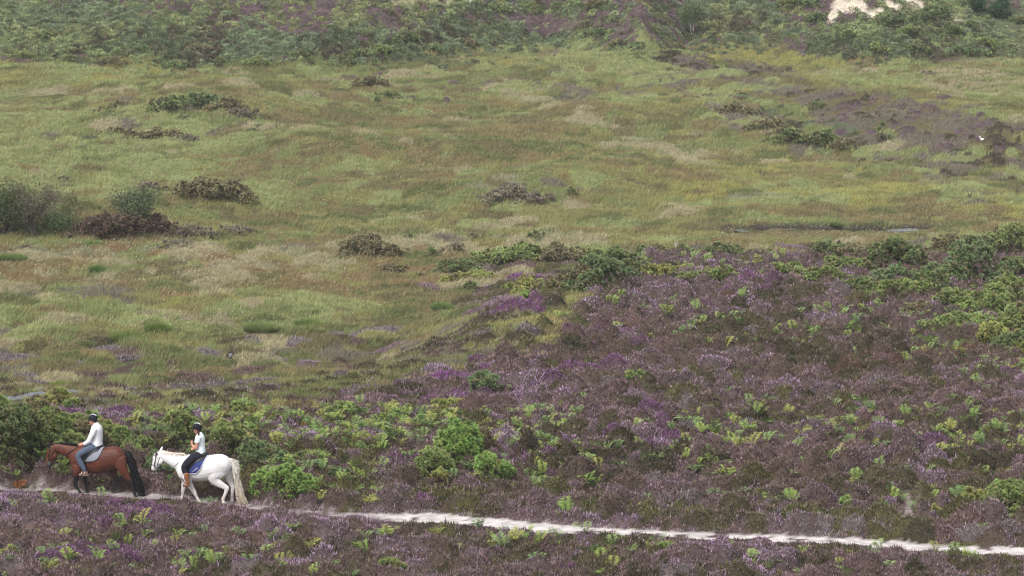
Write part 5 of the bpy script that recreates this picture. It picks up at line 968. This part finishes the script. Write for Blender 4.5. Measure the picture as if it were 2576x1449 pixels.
# embroidered names on the pad, laid onto its curved flank
tcu = bpy.data.curves.new('embroidered_lettering', 'FONT'); tcu.body = 'Lou & Alfie'; tcu.size = .075; tcu.offset = .0012; tcu.resolution_u = 2; to = bpy.data.objects.new('t', tcu); S.collection.objects.link(to)
dg = bpy.context.evaluated_depsgraph_get(); tm = bpy.data.meshes.new_from_object(to.evaluated_get(dg)); bpy.data.objects.remove(to); co = np.empty(len(tm.vertices) * 3, np.float32); tm.vertices.foreach_get('co', co); co = co.reshape(-1, 3)
wd = co[:, 0].max(); k_ = .235 / wd; a_ = math.radians(36); b0 = np.array(fw(778, 812)); X = b0[0] + (co[:, 0] * math.cos(a_) - co[:, 1] * math.sin(a_)) * k_; Z = b0[2] + (co[:, 0] * math.sin(a_) + co[:, 1] * math.cos(a_)) * k_
zc, hz, hw = bodyw(X); Yt = -(hw + .02) * np.clip(1 - ((Z - zc) / (hz + .02)) ** 2, .02, 1) ** .46 - .012
tm.vertices.foreach_set('co', np.stack([X, Yt, Z], 1).astype(np.float32).ravel()); tm.materials.clear(); tm.update(); mesh_obj('embroidered_lettering', tm, M_PIPE, gre)
# ---------------------------------------------------------------- riders
def hand(f, cx, cy, y, dirx, dirz, sgn, curl=.8, s=1.0):
    """palm, four bent fingers of unequal length and a thumb from its side"""
    p = np.array(f(cx, cy, y)); d = np.array([dirx, 0, dirz]); d /= np.linalg.norm(d); up = np.array([-d[2], 0, d[0]]); up = up if up[2] > 0 else -up; yy = np.array([0, 1.0, 0]); parts = []
    parts.append(loft([(*(p), .030 * s, .022 * s), (*(p + d * .05 * s), .040 * s, .021 * s), (*(p + d * .085 * s), .038 * s, .018 * s)], 10, 3))
    for i, L in enumerate([.072, .08, .075, .06]):
        b = p + d * .085 * s + up * (.028 - .0185 * i) * s; a1 = d * .9 - yy * sgn * .0; q1 = b + d * L * .42 * s + yy * (-sgn) * -.004; q2 = q1 + (d * (1 - curl) - yy * sgn * -curl) * L * .34 * s; q3 = q2 + (-d * curl * .8 + yy * sgn * curl * .5) * L * .28 * s
        parts.append(loft([(*b, .0095 * s, .0095 * s), (*q1, .0092 * s, .0092 * s), (*q2, .0085 * s, .0085 * s), (*q3, .007 * s, .007 * s)], 8, 2))
    b = p + d * .03 * s + up * .03 * s; parts.append(loft([(*b, .012 * s, .012 * s), (*(b + d * .03 * s + up * .018 * s), .0105 * s, .0105 * s), (*(b + d * .062 * s + up * .012 * s + yy * sgn * .01), .008 * s, .008 * s)], 8, 2))
    return parts
def head_parts(f, cx, cy, s=1.0, tilt=0.0):
    K = f.k; k = 447.0 / 447; px = lambda a: a * s * K / 447.0
    P = lambda a, b, y=0: f(cx + px(a), cy + px(b), y)
    H = [_ball(*P(6, -10), .095 * s, .078 * s, .112 * s, 10), loft([(*P(-8, 20), .07 * s, .062 * s), (*P(-14, 40), .055 * s, .052 * s), (*P(-24, 56), .034 * s, .036 * s)], 12, 3),
         loft([(*P(-36, -2), .010 * s, .011 * s), (*P(-46, 14), .015 * s, .014 * s), (*P(-44, 22), .012 * s, .012 * s)], 8, 3), loft([(*P(-38, 34, -.018), .008, .01), (*P(-41, 36), .010, .02), (*P(-38, 34, .018), .008, .01)], 8, 2),
         _ball(*P(-33, -4, -.03), .012, .016, .010, 6), _ball(*P(-33, -4, .03), .012, .016, .010, 6)]
    for sg in (-1, 1): H.append(_ball(*P(12, 12, sg * .078), .020 * s, .012, .034 * s, 7))
    return H
def helmet(f, cx, cy, rx, rz, parent, s=1.0):
    K = f.k; c = np.array(f(cx, cy)); V, F, F3 = _ball(0, 0, 0, rx, rx * .82, rz, 18)
    V = V.copy(); low = V[:, 2] < -rz * .38; V[low, 2] = -rz * .38 - .25 * np.clip(V[low, 0], -.03, .2); ff = V[:, 0] < -rx * .1; 
    V[:, 2] -= np.where(low & ~ff, .02, 0); o = plain('helmet', [(V + c, F, F3)], M_HELM, parent)
    pk = loft([(c[0] - rx * .8, 0, c[2] - rz * .26, .012, rx * .66), (c[0] - rx * 1.02, 0, c[2] - rz * .33, .009, rx * .55), (c[0] - rx * 1.2, 0, c[2] - rz * .42, .006, rx * .36)], 12, 3); o2 = plain('peak', [pk], M_HELM, o)
    pts = [(c[0] + rx * 1.012 * math.sin(a), 0, c[2] + rz * 1.012 * math.cos(a)) for a in np.linspace(-.95, .85, 12)]; A = np.array(pts); st = np.concatenate([A, np.full((12, 1), .007), np.full((12, 1), rx * .34)], 1); plain('white_stripe', [loft(st, 8, 1)], M_PIPE, o)
    for sg in (-1, 1): strap('chin_strap', [(c[0] - .01, sg * rx * .74, c[2] - rz * .35), (c[0] - rx * .3, sg * rx * .62, c[2] - rz * 1.1), (c[0] - rx * .58, sg * .02, c[2] - rz * 1.62)], .007, M_LEATH, o)
    return o
SK = lambda c: np.broadcast_to(lin((206, 150, 128)), c.shape) * (.94 + .12 * vnoise(c[:, 0] / .03, c[:, 2] / .03, 1))[:, None]
def skin_col(f, beard=None, cx=0, cy=0):
    def fn(c):
        col = SK(c).copy()
        eye = [np.array(f(cx - 38 * f.k / 447, cy - 5 * f.k / 447, sg * .03)) for sg in (-1, 1)]
        for e in eye: m = np.linalg.norm(c - e, axis=1) < .012; col[m] = lin((40, 32, 30))
        mth = np.array(f(cx - 40 * f.k / 447, cy + 36 * f.k / 447)); m = (np.abs(c[:, 2] - mth[2]) < .006) & (np.linalg.norm(c - mth, axis=1) < .03); col[m] = lin((150, 80, 76)); return col
    return fn
def rider(name_label, f, loc, rot, Q):
    r = empty('person', loc, rot); tag(r, name_label, 'person', 'riders on horseback')
    parts = [limb(f, Q['torso'], 16), limb(f, Q['neck'], 12)] + head_parts(f, *Q['head'])
    for A in Q['arms']: parts.append(limb(f, A, 10))
    for A in Q['legs']: parts.append(limb(f, A, 12))
    for h in Q['hands']: parts += hand(f, *h)
    shell('body', parts, .0075, 2, M_SKIN, r, skin_col(f, None, *Q['head'][:2])); return r
def inflate(rows, px, m): return [(a, b, c, d + px, e + m) for a, b, c, d, e in rows]
# man
man_t = [(872, 600, 0, 66, .155), (872, 560, 0, 76, .17), (872, 490, 0, 77, .155), (872, 420, 0, 80, .17), (874, 350, 0, 76, .195), (868, 305, 0, 54, .165), (858, 285, 0, 34, .08)]
man_a = [[(868, 330, s * .19, 36, .058), (838, 400, s * .225, 32, .05), (802, 470, s * .235, 27, .043), (780, 505, s * .23, 26, .042), (745, 530, s * .19, 23, .036), (708, 548, s * .14, 19, .03), (672, 560, s * .1, 14, .026)] for s in (-1, 1)]
man_l = [[(860, 600, s * .09, 62, .11), (800, 612, s * .22, 50, .095), (730, 638, s * .34, 42, .08), (668, 678, s * .39, 36, .068), (656, 710, s * .395, 34, .062), (690, 790, s * .40, 32, .056), (730, 860, s * .40, 24, .045), (748, 900, s * .40, 18, .036), (745, 940, s * .40, 20, .038), (700, 950, s * .40, 17, .042), (672, 952, s * .40, 12, .036)] for s in (-1, 1)]
man = rider('man in white jersey, grey blue jeans and black helmet riding the bay horse', fb, bay.location, ROTB, dict(torso=man_t, neck=[(862, 300, 0, 28, .06), (845, 270, 0, 25, .055), (834, 245, 0, 26, .055)], head=(815, 232, 1.0), arms=man_a, legs=man_l,
    hands=[(672, 562, -.09, -1, -.12, -1, .85), (668, 566, .09, -1, -.12, 1, .85)]))
shell('jersey', [limb(fb, inflate([(876, 585, 0, 76, .172)] + man_t[1:6], 9, .024), 16), limb(fb, [(870, 335, 0, 80, .2), (866, 305, 0, 66, .17), (862, 285, 0, 50, .12), (855, 268, 0, 34, .075)], 12)] + [limb(fb, inflate(a[:6], 9, .017), 12) for a in man_a], .011, 4, M_SHIRT, man)
shell('jeans', [limb(fb, [(872, 570, 0, 74, .165), (868, 605, 0, 70, .17), (862, 630, 0, 50, .15)], 14)] + [limb(fb, inflate(l[:8], 8, .014), 12) for l in man_l], .011, 3, M_JEAN, man)
for s in (-1, 1):
    shell('shoe', [limb(fb, [(762, 915, s * .40, 24, .042), (766, 940, s * .40, 27, .046), (740, 948, s * .40, 25, .048), (700, 954, s * .40, 19, .05), (668, 958, s * .40, 13, .042)], 12), limb(fb, [(805, 964, s * .40, 8, .04), (740, 972, s * .40, 9, .046), (662, 966, s * .40, 8, .042)], 10), limb(fb, [(790, 950, s * .40, 18, .036), (770, 950, s * .40, 24, .042)], 10)], .010, 3, M_SHOE, man)
    plain('sock', [limb(fb, [(756, 868, s * .40, 26, .045), (764, 905, s * .40, 22, .042)], 10)], M_SOCK, man)
helmet(fb, 826, 200, .142, .135, man); 
shell('hair', [_ball(*fb(846, 240), .055, .07, .055, 8)], .01, 2, mat_col('dark_hair', .7, .2), man, lambda c: np.broadcast_to(lin((62, 46, 38)), c.shape))
# woman
wt = [(868, 590, 0, 62, .165), (860, 550, 0, 64, .155), (856, 480, 0, 60, .125), (852, 410, 0, 62, .135), (852, 345, 0, 60, .155), (850, 300, 0, 44, .13), (842, 278, 0, 28, .06)]
wa = [[(850, 318, -.155, 34, .05), (838, 380, -.19, 30, .042), (826, 440, -.20, 26, .036), (818, 476, -.195, 26, .035), (790, 462, -.17, 22, .03), (760, 440, -.13, 17, .024), (742, 424, -.10, 13, .02)],
      [(850, 318, .155, 34, .05), (830, 390, .19, 30, .042), (806, 460, .19, 26, .036), (785, 490, .17, 23, .032), (762, 500, .14, 19, .027), (745, 508, .12, 13, .02)]]
wl = [[(862, 590, s * .09, 64, .11), (800, 612, s * .22, 54, .095), (730, 650, s * .34, 46, .082), (678, 710, s * .39, 40, .07), (672, 750, s * .395, 38, .064), (690, 810, s * .405, 36, .06), (706, 880, s * .41, 27, .048), (716, 940, s * .41, 20, .038), (712, 975, s * .41, 22, .038), (694, 990, s * .41, 16, .04)] for s in (-1, 1)]
woman = rider('woman in pale blue polo shirt and black breeches riding the white horse, hand raised', fw, gre.location, ROTW, dict(torso=wt, neck=[(848, 292, 0, 24, .05), (832, 264, 0, 22, .046), (822, 240, 0, 24, .05)], head=(808, 222, .95), arms=wa, legs=wl,
    hands=[(742, 424, -.10, .15, 1, -1, .5, .92), (745, 510, .12, -1, -.35, 1, .8, .92)]))
shell('polo_shirt', [limb(fw, inflate([(866, 572, 0, 66, .165)] + wt[1:6], 9, .022), 16), limb(fw, [(850, 312, 0, 52, .14), (848, 290, 0, 44, .105), (843, 274, 0, 32, .07)], 12)] + [limb(fw, inflate(a[:2], 11, .02) + [(a[1][0] - 1, a[1][1] + 14, a[1][2], 38, .056)], 12) for a in wa], .010, 3, M_POLO, woman)
shell('breeches', [limb(fw, [(866, 562, 0, 68, .155), (868, 600, 0, 70, .175), (866, 628, 0, 50, .15)], 14)] + [limb(fw, inflate(l[:6], 7, .012), 12) for l in wl], .011, 3, M_BREECH, woman)
for s in (-1, 1):
    shell('boot', [limb(fw, [(704, 822, s * .405, 44, .064), (712, 880, s * .41, 38, .056), (720, 940, s * .41, 32, .048), (722, 980, s * .41, 34, .046), (718, 1000, s * .41, 26, .046)], 12), limb(fw, [(745, 990, s * .41, 18, .038), (710, 992, s * .41, 22, .046), (680, 996, s * .41, 17, .045), (655, 1000, s * .41, 11, .036)], 12)], .010, 2, M_BOOT, woman)
helmet(fw, 813, 188, .138, .128, woman)
hr = plain('ponytail', [limb(fw, [(830, 235, -.02, 34, .07), (838, 262, -.05, 20, .04), (850, 292, -.13, 12, .022), (858, 330, -.18, 10, .018), (862, 365, -.195, 8, .014), (854, 392, -.2, 4, .008)], 10)], mat_col('brown_hair', .6, .3), woman, (56, 42, 38))

# ------------------------------------------------------------------ thin haze in the valley air
hz_me = bpy.data.meshes.new('haze'); import bmesh as _bm
b_m = _bm.new(); _bm.ops.create_cube(b_m, size=1); _bm.ops.scale(b_m, vec=(6400, 4300, 130), verts=b_m.verts); _bm.ops.translate(b_m, vec=(0, 2000, 50), verts=b_m.verts); b_m.to_mesh(hz_me); b_m.free()
hm = bpy.data.materials.new('haze'); hm.use_nodes = True; t_ = hm.node_tree; t_.nodes.remove(t_.nodes['Principled BSDF']); pv = t_.nodes.new('ShaderNodeVolumePrincipled'); pv.inputs['Color'].default_value = (.9, .93, .97, 1); pv.inputs['Density'].default_value = .00017
t_.links.new(pv.outputs[0], t_.nodes['Material Output'].inputs['Volume']); hz = mesh_obj('haze', hz_me, hm); tag(hz, kind='stuff'); S.cycles.volume_bounces = 0

# ------------------------------------------------------------------ small white bird on the far heather ridge
x, y = hit(2471, 364); bd = empty('bird', (x, y, gz1(x, y) + .16)); tag(bd, 'small white bird resting on the purple heather ridge at the right', 'bird')
def W_(c): 
    col = np.broadcast_to(lin((240, 238, 236)), c.shape).copy(); col[c[:, 0] < -.24] = lin((190, 150, 60)); return col
shell('body', [loft([(.24, 0, .06, .01, .02), (.14, 0, .09, .05, .05), (.02, 0, .13, .09, .08), (-.08, 0, .15, .07, .065), (-.13, 0, .22, .04, .035), (-.15, 0, .30, .038, .032), (-.19, 0, .33, .034, .03), (-.23, 0, .325, .012, .01), (-.28, 0, .315, .005, .005)], 12, 3)], .012, 2, mat_col('white_feathers', .8, .2), bd, W_)
